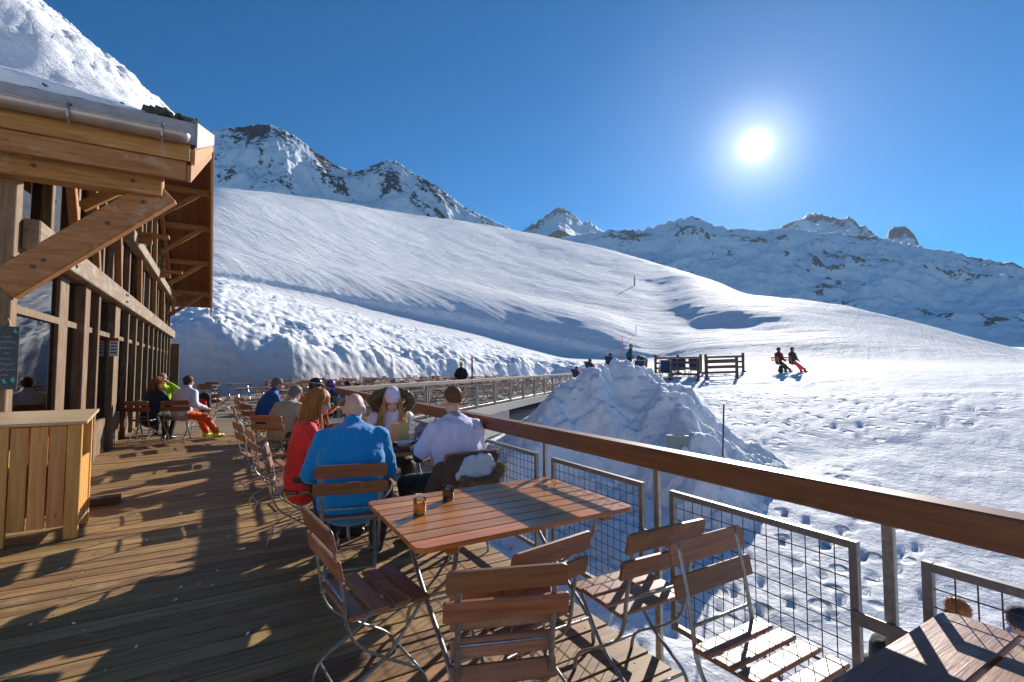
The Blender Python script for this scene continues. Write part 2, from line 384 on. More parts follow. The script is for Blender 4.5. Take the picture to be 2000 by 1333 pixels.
M_CANVAS = cloth('navy_canvas', (0.02, 0.04, 0.14)); M_YELLOW = cloth('neon_yellow_knit', (0.72, 0.75, 0.02)); M_AMBER = wood('painted_amber_glow', (0.25, 0.12, 0.03), (0.42, 0.22, 0.06), (0.5, 0.3, 0.1), 2, 0.5)
M_HATW = cloth('white_knit', (0.66, 0.62, 0.78))
M_BOOT = plain('black_boot', (0.025, 0.025, 0.027), 0.35); M_NEON = plain('neon_boot', (0.62, 0.72, 0.03), 0.4); M_HELM = plain('black_helmet', (0.02, 0.02, 0.021), 0.25)
M_HELM2 = plain('purple_helmet', (0.10, 0.07, 0.28), 0.25); M_EYE = plain('eye', (0.03, 0.02, 0.015), 0.2); M_LIP = plain('lip', (0.5, 0.17, 0.14), 0.4)
M_WHITE = plain('white_plastic', (0.78, 0.78, 0.76), 0.4); M_RIM = plain('goggle_strap', (0.5, 0.5, 0.5), 0.5)
# ------------------------------------------------------------------ terrain
# heading from the terrace (degrees) and, along it, (distance, height) of the ground
HILL = [
 (-17.83, [(1.5,-2.6),(5,-2.45),(22,-0.7),(34,-0.15),(36,3.59),(92,12.99),(96,13.96),(98,14.99),(116.8,21.87),(150.1,34.08),(190,48.7)]),
 (-4.87, [(1.5,-2.6),(5,-2.45),(22,-0.7),(31.2,-0.15),(36,3.92),(95,15.64),(99,16.66),(101,17.85),(119.1,25.99),(152.0,40.73),(200,62.28)]),
 (-0.63, [(1.5,-2.6),(5,-2.45),(24,-0.7),(30.7,-0.15),(38,3.76),(98,16.46),(102,17.62),(104,18.99),(123.9,28.25),(159.0,44.62),(210,68.37)]),
 (2.6, [(1.5,-2.6),(5,-2.45),(26,-0.8),(30.7,-0.1),(43,3.33),(100,16.12),(104,17.49),(106,19.0),(126.1,28.42),(162.7,45.53),(222,73.25)]),
 (7.55, [(1.5,-2.6),(5,-2.45),(26,-0.9),(31.6,-0.1),(50,3.07),(102,14.83),(106,16.5),(108,18.06),(134.5,30.09),(178.6,50.1),(250,82.51)]),
 (12.9, [(1.5,-2.6),(5,-2.45),(26,-0.9),(34.5,-0.1),(57,2.65),(104,13.24),(108.5,15.07),(111,16.85),(146.3,32.2),(199.2,55.17),(290,94.63)]),
 (24.53, [(1.5,-2.6),(5,-2.45),(26,-0.9),(43.5,0),(70,2.07),(108,9.52),(113,11.57),(116,14.05),(162.0,31.76),(239.6,61.67),(390,119.64)]),
 (30.6, [(1.5,-2.6),(5,-2.45),(26,-0.9),(51,0),(76,1.72),(108,6.59),(114,8.92),(117,11.36),(167.2,29.32),(252.3,59.77),(440,126.92)]),
 (36.67, [(1.5,-2.6),(5,-2.45),(26,-0.5),(59,0.3),(78,1.48),(106,3.56),(113,6.19),(116,8.64),(165.2,25.31),(246.2,52.74),(430,115.01)]),
 (42.61, [(1.5,-2.6),(5,-2.45),(23,0.5),(36,1.05),(70,1.78),(100,2.39),(110,3.72),(113,5.53),(162.2,21.12),(238.8,45.35),(390,93.24)]),
 (47.18, [(1.5,-2.6),(5,-2.45),(26,0.75),(34,1.15),(60,1.8),(95,2.33),(106,2.96),(110,4.23),(150.8,16.3),(211.5,34.24),(330,69.25)]),
 (51.02, [(1.5,-2.6),(5,-2.45),(26,0.75),(33,1.25),(60,1.86),(90,2.45),(100,3.24),(108,5.41),(137,11.6),(158,20.0),(285,53.19)]),
 (56.18, [(1.5,-2.6),(5,-2.45),(25,0.75),(33,1.32),(60,1.85),(90,2.68),(98,3.99),(108,6.3),(130,10.01),(148,17.6),(228,32.0)]),
 (60.93, [(1.5,-2.6),(5,-2.45),(25,0.7),(33,1.35),(60,1.83),(90,2.63),(98,3.89),(105,5.78),(126,9.63),(144,15.6),(205,26.6)]),
 (64.84, [(1.5,-2.6),(5,-2.45),(25,0.7),(33,1.35),(60,1.82),(88,2.56),(95,3.72),(102,5.49),(120,8.29),(145,13.13),(185,21.71)]),
 (70.99, [(1.5,-2.6),(5,-2.45),(25,0.65),(34,1.35),(60,1.8),(85,2.38),(92,3.19),(100,4.3),(115,6.02),(140,8.8),(175,12.87)]),
 (77.36, [(1.5,-2.6),(5,-2.45),(25,0.6),(35,1.35),(58,1.64),(80,1.97),(86,2.25),(92,2.49),(105,2.86),(130,3.54),(165,4.67)]),
 (88.52, [(1.5,-2.6),(5,-2.45),(25,0.5),(35,1.2),(58,1.36),(80,1.29),(86,1.27),(92,1.2),(105,1.09),(130,0.83),(165,0.45)]),
]
# heading, height over distance of each skyline
RIDGE_L = [(-18.26, 0.2739), (-10.31, 0.3605), (-5.38, 0.3923), (-2.01, 0.4177), (-0.67, 0.4295), (1.17, 0.4435), (3.09, 0.4546), (4.33, 0.4536), (5.09, 0.4496), (6.13, 0.4392), (7.19, 0.4276), (8.52, 0.4143), (9.89, 0.3996), (11.26, 0.3927), (12.66, 0.3897), (14.34, 0.408), (15.37, 0.4165), (16.35, 0.4205), (17.52, 0.414), (18.42, 0.4015), (20.21, 0.3856), (21.72, 0.3743), (22.63, 0.3611), (24.46, 0.3375), (26.3, 0.321), (28.14, 0.3064), (29.99, 0.2914), (31.21, 0.2762), (33.05, 0.2521)]
RANGE_R = [(30.6, 0.2578), (35.5, 0.2644), (38.53, 0.2714), (41.23, 0.2779), (45.61, 0.2752), (48.45, 0.2857), (50.11, 0.2911), (51.31, 0.294), (52.27, 0.285), (53.05, 0.2774), (54.85, 0.2627), (56.36, 0.2566), (58.8, 0.2492), (60.68, 0.2493), (63.35, 0.235), (67.48, 0.2166), (70.47, 0.1937), (72.21, 0.1806), (73.55, 0.1728), (74.5, 0.1623), (76.04, 0.152), (77.49, 0.1414), (81.42, 0.1151)]
PEAK_A = [(29.68, 0.2469), (30.6, 0.2675), (31.52, 0.2794), (32.44, 0.2891), (33.67, 0.3008), (34.9, 0.3167), (36.13, 0.3291), (37.04, 0.3232), (37.94, 0.3096), (39.15, 0.2957), (39.75, 0.2985), (41.23, 0.2779), (43.28, 0.2515)]
PEAK_B = [(57.8, 0.2244), (59.27, 0.2424), (60.22, 0.2524), (60.93, 0.2591), (61.62, 0.2628), (62.52, 0.2677), (63.41, 0.2669), (64.05, 0.2631), (64.68, 0.2549), (65.3, 0.2512), (65.81, 0.2541), (66.33, 0.2454), (66.71, 0.2328), (67.12, 0.2368), (67.42, 0.2263), (67.95, 0.2153), (68.6, 0.1946)]
PEAK_C = [(68.14, 0.1915), (68.63, 0.2073), (68.88, 0.2219), (69.23, 0.226), (69.64, 0.2238), (70.02, 0.2268), (70.37, 0.2206), (70.72, 0.2112), (71.07, 0.1903), (71.68, 0.1739)]
az_h = np.array([h[0] for h in HILL]); HR = np.array([[p[0] for p in h[1]] for h in HILL]); HZ = np.array([[p[1] for p in h[1]] for h in HILL])
NA = 760
A_in = np.linspace(-20, 92, NA); A_out = np.linspace(92, 340, 70)[1:]
AZ = np.concatenate([A_in, A_out])
az_w = np.where(AZ > 180, AZ-360, AZ)
def prof_at(a):
    """distances and heights of the profile at headings a, smoothed between the surveyed headings"""
    r = np.stack([np.interp(a, az_h, HR[:, k]) for k in range(HR.shape[1])], 1)
    z = np.stack([np.interp(a, az_h, HZ[:, k]) for k in range(HR.shape[1])], 1)
    return r, z
pr, pz = prof_at(az_w)
# the ploughed bank behind the terrace stands steep: its top lies only a few metres behind its foot
wl_ = 1-sstep(36, 43, az_w)
newr = pr[:, 3]+2.3+0*wl_; oldr = pr[:, 4].copy()
zt = 1.56+(pz[:, 4]-1.56)*newr/oldr
cw_ = 1-sstep(41, 47, az_w)
pr[:, 7] = pr[:, 7]*(1-cw_)+cw_*(pr[:, 6]+np.clip((pz[:, 7]-pz[:, 6])*0.75, 0.5, 9))   # steep cut above the groomed road
pr[:, 4] = oldr*(1-wl_)+newr*wl_; pz[:, 4] = pz[:, 4]*(1-wl_)+zt*wl_
ker = np.hanning(31); ker /= ker.sum()
for arr in (pr, pz):
    for k in range(arr.shape[1]):
        p = np.concatenate([np.full(15, arr[0, k]), arr[:NA, k], np.full(15, arr[NA-1, k])])
        arr[:NA, k] = np.convolve(p, ker, 'valid')
RR = np.unique(np.concatenate([np.geomspace(1.2, 34, 230), np.geomspace(34, 90, 200), np.geomspace(90, 122, 110), np.geomspace(122, 130, 12), np.geomspace(130, 620, 190), np.geomspace(620, 1500, 10)]))
def pchip(x, y, q):
    h = np.diff(x); d = np.diff(y)/h; m = np.zeros_like(y)
    for i in range(1, len(x)-1):
        if d[i-1]*d[i] > 0:
            w1 = 2*h[i]+h[i-1]; w2 = h[i]+2*h[i-1]; m[i] = (w1+w2)/(w1/d[i-1]+w2/d[i])
    m[0] = d[0]; m[-1] = d[-1]
    i = np.clip(np.searchsorted(x, q)-1, 0, len(x)-2); t = np.clip((q-x[i])/h[i], 0, 1)
    return (y[i]*(1+2*t)*(1-t)**2+h[i]*m[i]*t*(1-t)**2+y[i+1]*t*t*(3-2*t)+h[i]*m[i+1]*t*t*(t-1))
GZ = np.zeros((len(AZ), len(RR)))
for i in range(len(AZ)):
    zg, rg = pz[i, -1], pr[i, -1]
    x = np.concatenate([pr[i], [rg+60, rg+260, 1600]]); y = np.concatenate([pz[i], [zg+60*max(0.02, (zg-1.56)/rg-0.06), zg+2, zg-240]])
    GZ[i] = pchip(x, y, RR)
_A, _R = np.meshgrid(np.radians(AZ), RR, indexing='ij')
GZ += 0.6*np.exp(-((np.sin(_A)*_R-19.4)**2+(np.cos(_A)*_R-22.5)**2)/8.5)   # the little rise where the loungers sit
def ground_z(X, Y):
    """height of the smooth snow ground at a place"""
    a = math.degrees(math.atan2(X, Y)); a = a if a >= -20 else a+360
    i = min(max(np.interp(a, AZ, np.arange(len(AZ))), 0), len(AZ)-1.001); j = min(np.interp(math.hypot(X, Y), RR, np.arange(len(RR))), len(RR)-1.001)
    i0, j0 = int(i), int(j); fi, fj = i-i0, j-j0
    return (GZ[i0, j0]*(1-fi)+GZ[i0+1, j0]*fi)*(1-fj)+(GZ[i0, j0+1]*(1-fi)+GZ[i0+1, j0+1]*fi)*fj
def blocks(x, y, seed=0.0):
    """broken blocks: every cell of a jittered grid gets its own height, with a groove between cells"""
    cx, cy = np.floor(x), np.floor(y); f1 = np.full(x.shape, 9.0); f2 = np.full(x.shape, 9.0); hv = np.zeros(x.shape)
    for i in (-1, 0, 1):
        for j in (-1, 0, 1):
            a, b = cx+i, cy+j
            r1 = np.sin(a*127.1+b*311.7+seed)*43758.5453; r1 -= np.floor(r1); r2 = np.sin(a*269.5+b*183.3+seed)*43758.5453; r2 -= np.floor(r2); r3 = np.sin(a*74.7+b*51.3+seed)*24634.6; r3 -= np.floor(r3)
            q = np.hypot(a+r1-x, b+r2-y); nf = q < f1
            f2 = np.where(nf, f1, np.minimum(f2, q)); hv = np.where(nf, r3, hv); f1 = np.where(nf, q, f1)
    return hv*sstep(0.0, 0.22, f2-f1)
AA, RG = np.meshgrid(np.radians(AZ), RR, indexing='ij')
GX, GY = np.sin(AA)*RG, np.cos(AA)*RG
rk = lambda k: pr[:, k][:, None]
# undulation of the open slope, rubble on the bank and on the road cut, small relief near by
open_s = sstep(0, 1, (RG-rk(6))/(rk(7)-rk(6)+1e-6))
Zf = GZ+open_s*(fbm(GX/60, GY/60+3, 4)*1.3*np.clip(RG/180, 0.4, 1.2)+fbm(GX/13+7, GY/13, 3)*0.28+fbm((GX*0.8+GY*0.6)/3.0, (GY*0.8-GX*0.6)/16, 3)*0.16)
bank = sstep(-2, 3, RG-rk(3))*(1-sstep(-1, 8, RG-rk(4)))
cut = np.exp(-((RG-rk(7)*0.12-rk(6)*0.88)/6.0)**2)
bankface = sstep(0, 1, (RG-rk(3))/(rk(4)-rk(3)+1e-6))*(1-sstep(0, 1, (RG-rk(4))/6))
inframe_left = 1-sstep(40, 46, az_w)[:, None]
apron = sstep(-1, 4, RG-rk(4))*(1-sstep(-22, -4, RG-rk(5)))*inframe_left
rub = np.clip((bank*1.0+bankface*0.9*sstep(rk(3)+2, rk(3)+6, RG))*inframe_left+apron*0.5+cut*0.18, 0, 1)
Zf += rub*(fbm(GX/3.2, GY/3.2, 5, 0.6)*0.42+np.abs(fbm(GX/1.3+4, GY/1.3, 3))*0.22)
Zf += bank*inframe_left*fbm(GX/9, GY/9+2, 3)*0.9
Zf += rub*(blocks(GX/1.6, GY/1.6+fbm(GX/2, GY/2)*0.4, 2.0)*0.30+blocks(GX/0.75, GY/0.75, 7.0)*0.12)*sstep(-0.25, 0.25, fbm(GX/5, GY/5+1, 2))
near = (1-sstep(30, 60, RG))*sstep(0.5, 4, RG)
flat_pl = sstep(20, 27, RG)*(1-sstep(60, 90, RG))
Zf += near*(fbm(GX/2.1, GY/2.1, 4)*0.10*(1-0.6*flat_pl)+fbm(GX*2.2, GY*2.2, 3)*0.025)
# footprints pressed into the near slope
fx, fy = GX*1.9, GY*1.9; cx, cy = np.floor(fx), np.floor(fy)
h1 = np.sin(cx*12.9898+cy*78.233)*43758.5453; h1 -= np.floor(h1); h2 = np.sin(cx*39.3468+cy*11.135)*24634.63; h2 -= np.floor(h2)
dd = np.hypot(fx-cx-0.3-0.4*h1, (fy-cy-0.3-0.4*h2)); h3 = np.sin(cx*7.13+cy*3.77)*1531.7; h3 -= np.floor(h3)
trod = sstep(-0.05, 0.25, fbm(GX/6, GY/6+9, 3)+0.12)
Zf -= (1-sstep(24, 34, RG))*sstep(2, 4, RG)*trod*(h3 > 0.35)*(1-sstep(0.08, 0.26, dd))*0.09
# a rougher groomed road: flatten
foot = (1-sstep(24, 40, RG))*trod
brown_tint = 0.75*np.exp(-((RG-rk(3)-0.2)/1.3)**2)*(1-sstep(6, 26, az_w)[:, None])  # brown tint along the bank foot, strongest on the chalet side
# the pit under the terrace stays below its boards
gm = grid_mesh('snow_ground', GX, GY, Zf, {'open': sstep(40, 110, RG)+0*GX, 'rubble': rub*1.0, 'foot': foot, 'brown_tint': np.clip(brown_tint, 0, 1)})
tag(link('snow_ground', gm, mat=M_SNOW), kind='structure')

def range_mesh(name, sil, rc, rb, zb_frac, rock_top, rock_thr, noise, mat, rows=90, back=0.35, seed=0.0, cols=420, jag=0.0, relief=1.0):
    """a mountain range as terrain: crest at distance rc with the given skyline, foot at rb"""
    a = np.linspace(sil[0][0], sil[-1][0], cols); e = np.interp(a, [s[0] for s in sil], [s[1] for s in sil])
    k = np.hanning(5); k /= k.sum(); e = np.convolve(np.pad(e, 2, 'edge'), k, 'valid')
    zc = e*rc+1.56
    jg = jag*(ridged(a*0.9+seed, a*0+seed, 5, 0.6)-0.6)
    t = np.concatenate([np.linspace(0, 1, rows), 1+np.linspace(0, 1, 14)[1:]*back])
    A, T = np.meshgrid(np.radians(a), t, indexing='ij')
    r = rb+(rc-rb)*T; X, Y = np.sin(A)*r, np.cos(A)*r
    zcg = zc[:, None]; zb = zb_frac*zcg
    up = np.clip(T, 0, 1)
    Zm = zb+(zcg-zb)*(0.8*up+0.2*up**2.0)
    Zm = np.where(T > 1, zcg-(T-1)*(rc-rb)*0.75, Zm)
    Zm = Zm+jg[:, None]*np.exp(-((T-1)/0.05)**2)
    env = np.clip(1-np.abs(T-0.7)/0.7, 0, 1)**0.6*np.clip(np.abs(1-T)*5, 0.06, 1)
    n = ridged(X/noise+seed, Y/noise, 6, 0.52)-0.55; n2 = ridged(X/(noise*0.28)+3+seed, Y/(noise*0.28), 5, 0.55)-0.5
    n3 = ridged(X/(noise*0.09)+5+seed, Y/(noise*0.09), 4, 0.6)-0.5
    Zm = Zm+env*(n*noise*0.36+n2*noise*0.10+n3*noise*0.035)*relief
    # rock shows where the relief is sharp and high up
    g = n2*0.75+n*0.6+n3*0.35+fbm(X/(noise*0.7), Y/(noise*0.7)+seed, 4)*0.8
    rock = rock_top*sstep(0.35, 1.0, up)+g-rock_thr
    me = grid_mesh(name, X, Y, Zm, {'rock': rock})
    return tag(link(name, me, mat=mat), kind='structure')
range_mesh('rocky_mountain', RIDGE_L, 1150, 860, 0.40, 0.42, 0.14, 120, M_ROCK, seed=1.7, jag=9, cols=520)
range_mesh('mountain_range', RANGE_R, 2200, 1350, 0.12, 0.26, 0.24, 330, M_ROCKFAR, seed=4.1, jag=26, cols=520, rows=120, relief=0.9)
range_mesh('mountain_peak', PEAK_A, 3600, 2500, 0.6, 0.55, 0.16, 420, M_ROCKFAR, seed=6.2, jag=60, cols=160, rows=70)
range_mesh('mountain_peak', PEAK_B, 3400, 2500, 0.6, 0.62, 0.16, 420, M_ROCKFAR, seed=8.9, jag=60, cols=160, rows=70)
range_mesh('mountain_peak', PEAK_C, 3300, 2900, 0.7, 1.2, 0.10, 300, M_ROCKFAR, seed=2.3, jag=30, cols=90, rows=50)

# the big heap of cleared snow outside the rail
crest = [(7.14,10.87,-0.26),(8.23,11.33,0.33),(9.44,11.66,1.11),(10.38,11.91,1.43),(11.01,11.88,1.61),(11.22,11.40,1.46),(11.3,10.5,1.08),(11.1,9.7,0.78),(10.7,8.9,0.34),(10.2,8.2,-0.15),(9.6,7.5,-0.75)]
nx = 330; hx, hy = np.meshgrid(np.linspace(2.4, 17.5, nx), np.linspace(1.5, 18.5, nx), indexing='ij')
hz = np.full(hx.shape, -9.0)
for (x0, y0, z0), (x1, y1, z1) in zip(crest, crest[1:]):
    L2 = (x1-x0)**2+(y1-y0)**2; t = np.clip(((hx-x0)*(x1-x0)+(hy-y0)*(y1-y0))/L2, 0, 1)
    dist = np.hypot(hx-x0-t*(x1-x0), hy-y0-t*(y1-y0))
    hz = np.maximum(hz, z0+t*(z1-z0)-0.92*np.sqrt(dist**2+0.16)+0.30)
hz += fbm(hx/2.3, hy/2.6+5, 5, 0.56)*0.66+(0.5-np.abs(fbm(hx/0.8, hy/0.8, 3)))*0.16+np.abs(fbm(hx/0.33, hy/0.33+2, 3))*0.07
hz += blocks(hx/0.62+fbm(hx, hy)*0.3, hy/0.62, 1.0)*0.17*sstep(-0.2, 0.3, fbm(hx/1.4+3, hy/1.4, 2))+blocks(hx/0.27, hy/0.27+fbm(hx*2, hy*2)*0.3, 5.0)*0.05
gz = np.array([[ground_z(x, y) for y in hy[0]] for x in hx[:, 0]])
hz = np.where(hz < gz-0.25, gz-0.35, hz)
tag(link('snow_heap', grid_mesh('snow_heap', hx, hy, hz), mat=M_PILE), kind='structure')
# ------------------------------------------------------------------ deck and terrace
deck = tag(empty('deck'), kind='structure')
PW = 0.165
plank_me = [MB().box((-3.3, -PW/2+0.005, -0.045), (3.32, PW/2-0.005, 0.0)).mesh('plank', 0.004) for _ in range(1)][0]
plank_me.materials.append(M_DECK)
rg = random.Random(5)
y = -2.4; k = 0
while y < 13.2:
    link('plank', plank_me, deck, (-1.28+rg.uniform(-0.006, 0.0), y, rg.uniform(-0.004, 0.0)), (rg.uniform(-0.003, 0.003), rg.uniform(-0.0004, 0.0004), rg.uniform(-0.0006, 0.0006)))
    y += PW; k += 1
Y_END = y-PW/2
MB().box((-4.5, -2.5, -0.32), (1.96, 13.1, -0.06)).obj('joist_frame', M_DARK, deck)
MB().box((1.965, -2.5, -0.30), (2.035, 11.1, -0.05)).obj('edge_board', M_RAIL, deck)
nm = MB()
for j in range(95):
    yy = -2.4+PW*j
    for xx in (1.9, 1.2, 0.5, -0.2, -0.9, -1.6):
        for dy in (-0.045, 0.045): nm.lathe([(0.0, 0.0005), (0.0055, 0.0005), (0.0055, 0.0012), (0.0, 0.0016)], 6, (xx+rg.uniform(-.015, .015), yy+dy+rg.uniform(-.008, .008), -0.001))
nm.obj('plank_nails', M_WIRE, deck)['kind'] = 'stuff'
# the big terrace beyond: one boarded floor out to the snow bank
ter = [(2.05, 11.2), (24.4, 29.7), (28.6, 40.0), (37.5, 50.5), (34.0, 57.5), (25.0, 54.5), (14.0, 46.0), (5.2, 39.5), (1.5, 34.5), (-1.0, 31.0), (-4.0, 30.0), (-6.5, 26.0), (-6.5, Y_END), (2.05, Y_END)]
bm = bmesh.new()
W_ = (2.05, Y_END); polys = [[(-6.5, Y_END), W_, (1.5, 34.5), (-1.0, 31.0), (-4.0, 30.0), (-6.5, 26.0)], [(2.05, 11.2), (24.4, 29.7), W_], [W_, (24.4, 29.7), (28.6, 40.0), (14.0, 46.0), (5.2, 39.5), (1.5, 34.5)], [(28.6, 40.0), (37.5, 50.5), (34.0, 57.5), (25.0, 54.5), (14.0, 46.0)]]
vd = {}
for pl in polys:
    bm.faces.new([vd.setdefault(p, bm.verts.new((p[0], p[1], 0.0))) if p not in vd else vd[p] for p in pl])
bmesh.ops.recalc_face_normals(bm, faces=bm.faces)
if bm.faces[0].normal.z < 0: bmesh.ops.reverse_faces(bm, faces=bm.faces)
me = bpy.data.meshes.new('terrace_floor'); bm.to_mesh(me); bm.free()
nb_ = NB('terrace_floor_boards'); P_ = nb_.coord((1, 1, 1), rand=False)
sx = nb_.new('ShaderNodeSeparateXYZ'); nb_.l.new(P_, sx.inputs[0])
fr = nb_.math('FRACT', nb_.math('DIVIDE', sx.outputs['Y'], 0.165)); row = nb_.math('FLOOR', nb_.math('DIVIDE', sx.outputs['Y'], 0.165))
gap = nb_.math('LESS_THAN', nb_.math('ABSOLUTE', nb_.math('SUBTRACT', fr, 0.5)), 0.465)
wv = nb_.new('ShaderNodeTexWhiteNoise', noise_dimensions='1D'); nb_.l.new(row, wv.inputs['W'])
gr = nb_.noise(nb_.coord((0.5, 9, 9), rand=False), 3, 5, 0.6, 0.5)
cc = nb_.ramp(nb_.math('MULTIPLY_ADD', wv.outputs[0], 0.35, nb_.math('MULTIPLY', gr, 0.7)), [(0.25, (0.12, 0.077, 0.044)), (0.55, (0.24, 0.165, 0.1)), (0.8, (0.34, 0.25, 0.16))])
frost = nb_.ramp(nb_.noise(P_, 0.22, 6, 0.7, 0.3), [(0.52, (0, 0, 0)), (0.6, (1, 1, 1))])
sy = nb_.math('MULTIPLY', frost, nb_.math('GREATER_THAN', nb_.math('SUBTRACT', sx.outputs['Y'], nb_.math('MULTIPLY', sx.outputs['X'], -0.6)), 26.0))
cc = nb_.mix(sy, nb_.mix(gap, (0.02, 0.014, 0.01), cc), (0.8, 0.82, 0.85))
nb_.base(cc); nb_.rough(0.7)
tag(link('terrace_floor', me, mat=nb_.m), kind='structure')
# concrete edge and a near-black sheet painting in the shaded void under the terrace
def rail2(t): return Vector((2.09+(23.9-2.09)*t, 11.14+(29.28-11.14)*t, 0))
ed = tag(empty('terrace_edge'), kind='structure')
dirr = (rail2(1)-rail2(0)).normalized(); nrm2 = Vector((dirr.y, -dirr.x, 0))
m = MB(); m.bar(rail2(0.0)+nrm2*0.02+Vector((0, 0, -0.14)), rail2(1.0)+nrm2*0.02+Vector((0, 0, -0.14)), 0.2, 0.30); m.obj('edge_beam', M_CONC, ed)
m = MB(); m.bar(rail2(0.02)-nrm2*0.22+Vector((0, 0, -0.75)), rail2(0.40)-nrm2*0.22+Vector((0, 0, -0.75)), 0.30, 0.95); m.obj('concrete_wall', M_CONC, ed)
m = MB(); m.bar(rail2(0.40)-nrm2*2.0+Vector((0, 0, -1.2)), rail2(0.98)-nrm2*2.0+Vector((0, 0, -1.2)), 0.10, 1.8); m.obj('void_shade_sheet', M_DARK, ed)

# ------------------------------------------------------------------ railings
def wire_grid(mb, w, h, nxw, nzw, r):
    for i in range(1, nxw): mb.tube([(0, w*i/nxw, 0), (0, w*i/nxw, h)], r, 4, False)
    for j in range(1, nzw): mb.tube([(r*1.6, 0, h*j/nzw), (r*1.6, w, h*j/nzw)], r, 4, False)
rail = tag(empty('railing', (2.12, 0, 0)), 'brown timber handrail on steel posts with wire mesh panels beside the near table', 'railing')
m = MB()
hr = [(-2.5, 3.42), (3.424, 7.6), (7.604, 11.15)]
for a, b in hr:
    MB().box((-0.055, a, 0.984), (0.05, b, 1.10)).obj('handrail', M_RAIL, rail, bevel=0.008)
posts = [0.86+1.115*i for i in range(-3, 10)]
post_me = MB().box((-0.010, -0.019, -0.28), (0.016, 0.019, 0.984)).mesh('post', 0.003); post_me.materials.append(M_STEEL)
PWD = 1.115-0.20
pf = MB()
pf.box((-0.015, 0, 0), (0.015, 0.030, 0.735)); pf.box((-0.015, PWD-0.030, 0), (0.015, PWD, 0.735))
pf.box((-0.0145, 0.030, 0.705), (0.0145, PWD-0.030, 0.7345)); pf.box((-0.0145, 0.030, 0.0005), (0.0145, PWD-0.030, 0.030))
frame_me = pf.mesh('panel_frame', 0.002); frame_me.materials.append(M_DSTEEL)
wg = MB(); wire_grid(wg, PWD-0.06, 0.68, 15, 11, 0.0024); wire_me = wg.mesh('wire_mesh'); wire_me.materials.append(M_WIRE)
br_me = MB().box((-0.008, -0.115, 0.0), (0.004, 0.115, 0.05)).mesh('bracket', 0.002); br_me.materials.append(M_DSTEEL)
for i, py in enumerate(posts):
    link('post', post_me, rail, (0, py, 0)); link('bracket', br_me, rail, (-0.026, py, 0.58))
    fr_ = link('mesh_panel', frame_me, rail, (0.0, py+0.10, 0.148))
    w_ = link('wire_mesh', wire_me, fr_, (0.0, 0.03, 0.028)); w_['kind'] = 'stuff'
# second railing running out along the terrace
r2 = tag(empty('railing', rail2(0)), 'pale weathered handrail on grey posts along the far terrace edge', 'railing')
L2 = (rail2(1)-rail2(0)).length
r2.rotation_euler = (0, 0, math.atan2(dirr.y, dirr.x))
for a, b in ((0.05, 7.0), (7.01, 14.0), (14.01, 21.0), (21.01, L2)):
    MB().box((a, -0.06, 0.985), (b, 0.06, 1.10)).obj('handrail', M_GREYRAIL, r2, bevel=0.008)
p2m = MB().box((-0.03, -0.03, -0.28), (0.03, 0.03, 0.985)).mesh('post', 0.004); p2m.materials.append(M_STEEL)
PW2 = 1.62
f2 = MB(); f2.box((0, -0.018, 0), (0.04, 0.018, 0.8)); f2.box((PW2-0.04, -0.018, 0), (PW2, 0.018, 0.8)); f2.box((0.04, -0.0175, 0.765), (PW2-0.04, 0.0175, 0.7995)); f2.box((0.04, -0.0175, 0.0005), (PW2-0.04, 0.0175, 0.035))
f2m = f2.mesh('panel_frame', 0.002); f2m.materials.append(M_STEEL)
g2 = MB()
for i in range(1, 18): g2.tube([((PW2-0.06)*i/18, 0, 0), ((PW2-0.06)*i/18, 0, 0.73)], 0.0025, 3, False)
for j in range(1, 9): g2.tube([(0, 0.004, 0.73*j/9), (PW2-0.06, 0.004, 0.73*j/9)], 0.0025, 3, False)
g2m = g2.mesh('wire_mesh'); g2m.materials.append(M_DSTEEL)
x = 0.35
while x < L2:
    link('post', p2m, r2, (x, 0, 0)); 
    if x+1.8 < L2:
        q = link('mesh_panel', f2m, r2, (x+0.10, 0, 0.1)); w_ = link('wire_mesh', g2m, q, (0.03, 0, 0.033)); w_['kind'] = 'stuff'
    x += 1.82

# ------------------------------------------------------------------ chalet
CH = tag(empty('chalet', (-0.25, 0, 0), R(0.7)), 'timber chalet with deep bracketed eaves, zinc gutter and glazed front', 'chalet')
FX = -1.48                        # face of the front
def roof_z(y): return 3.86+0.403*(y-6.0) if y < 15.6 else 7.73-0.403*(y-15.6)
YE, YF = 6.0, 24.6
# posts of the front
def post(y0, y1, x0, x1, z0, z1, mat=M_POST): return MB().box((x0, y0, z0), (x1, y1, z1)).obj('post', mat, CH, bevel=0.006)
post(6.44, 6.62, FX-0.16, FX+0.02, 0, 3.45)
post(8.30, 8.72, FX-0.18, FX-0.02, 0, 2.74)
post(9.25, 9.55, FX-0.14, FX+0.06, 0, 2.74)
post(10.25, 10.37, FX-0.10, FX+0.05, 0, 2.74)
post(11.75, 12.25, FX-0.22, FX+0.05, 0, 2.74)
ys = [13.4, 14.6, 15.8, 17.0, 18.2, 19.4, 20.6, 21.8, 23.0, 24.3]
for y in ys: post(y-0.06, y+0.06, FX-0.12, FX+0.05, 0, 2.74)
for y in [7.6, 8.8, 9.7, 10.6, 11.5, 12.4]+ys: post(y-0.055, y+0.055, FX-0.12, FX+0.03, 3.05, roof_z(y)-0.42)
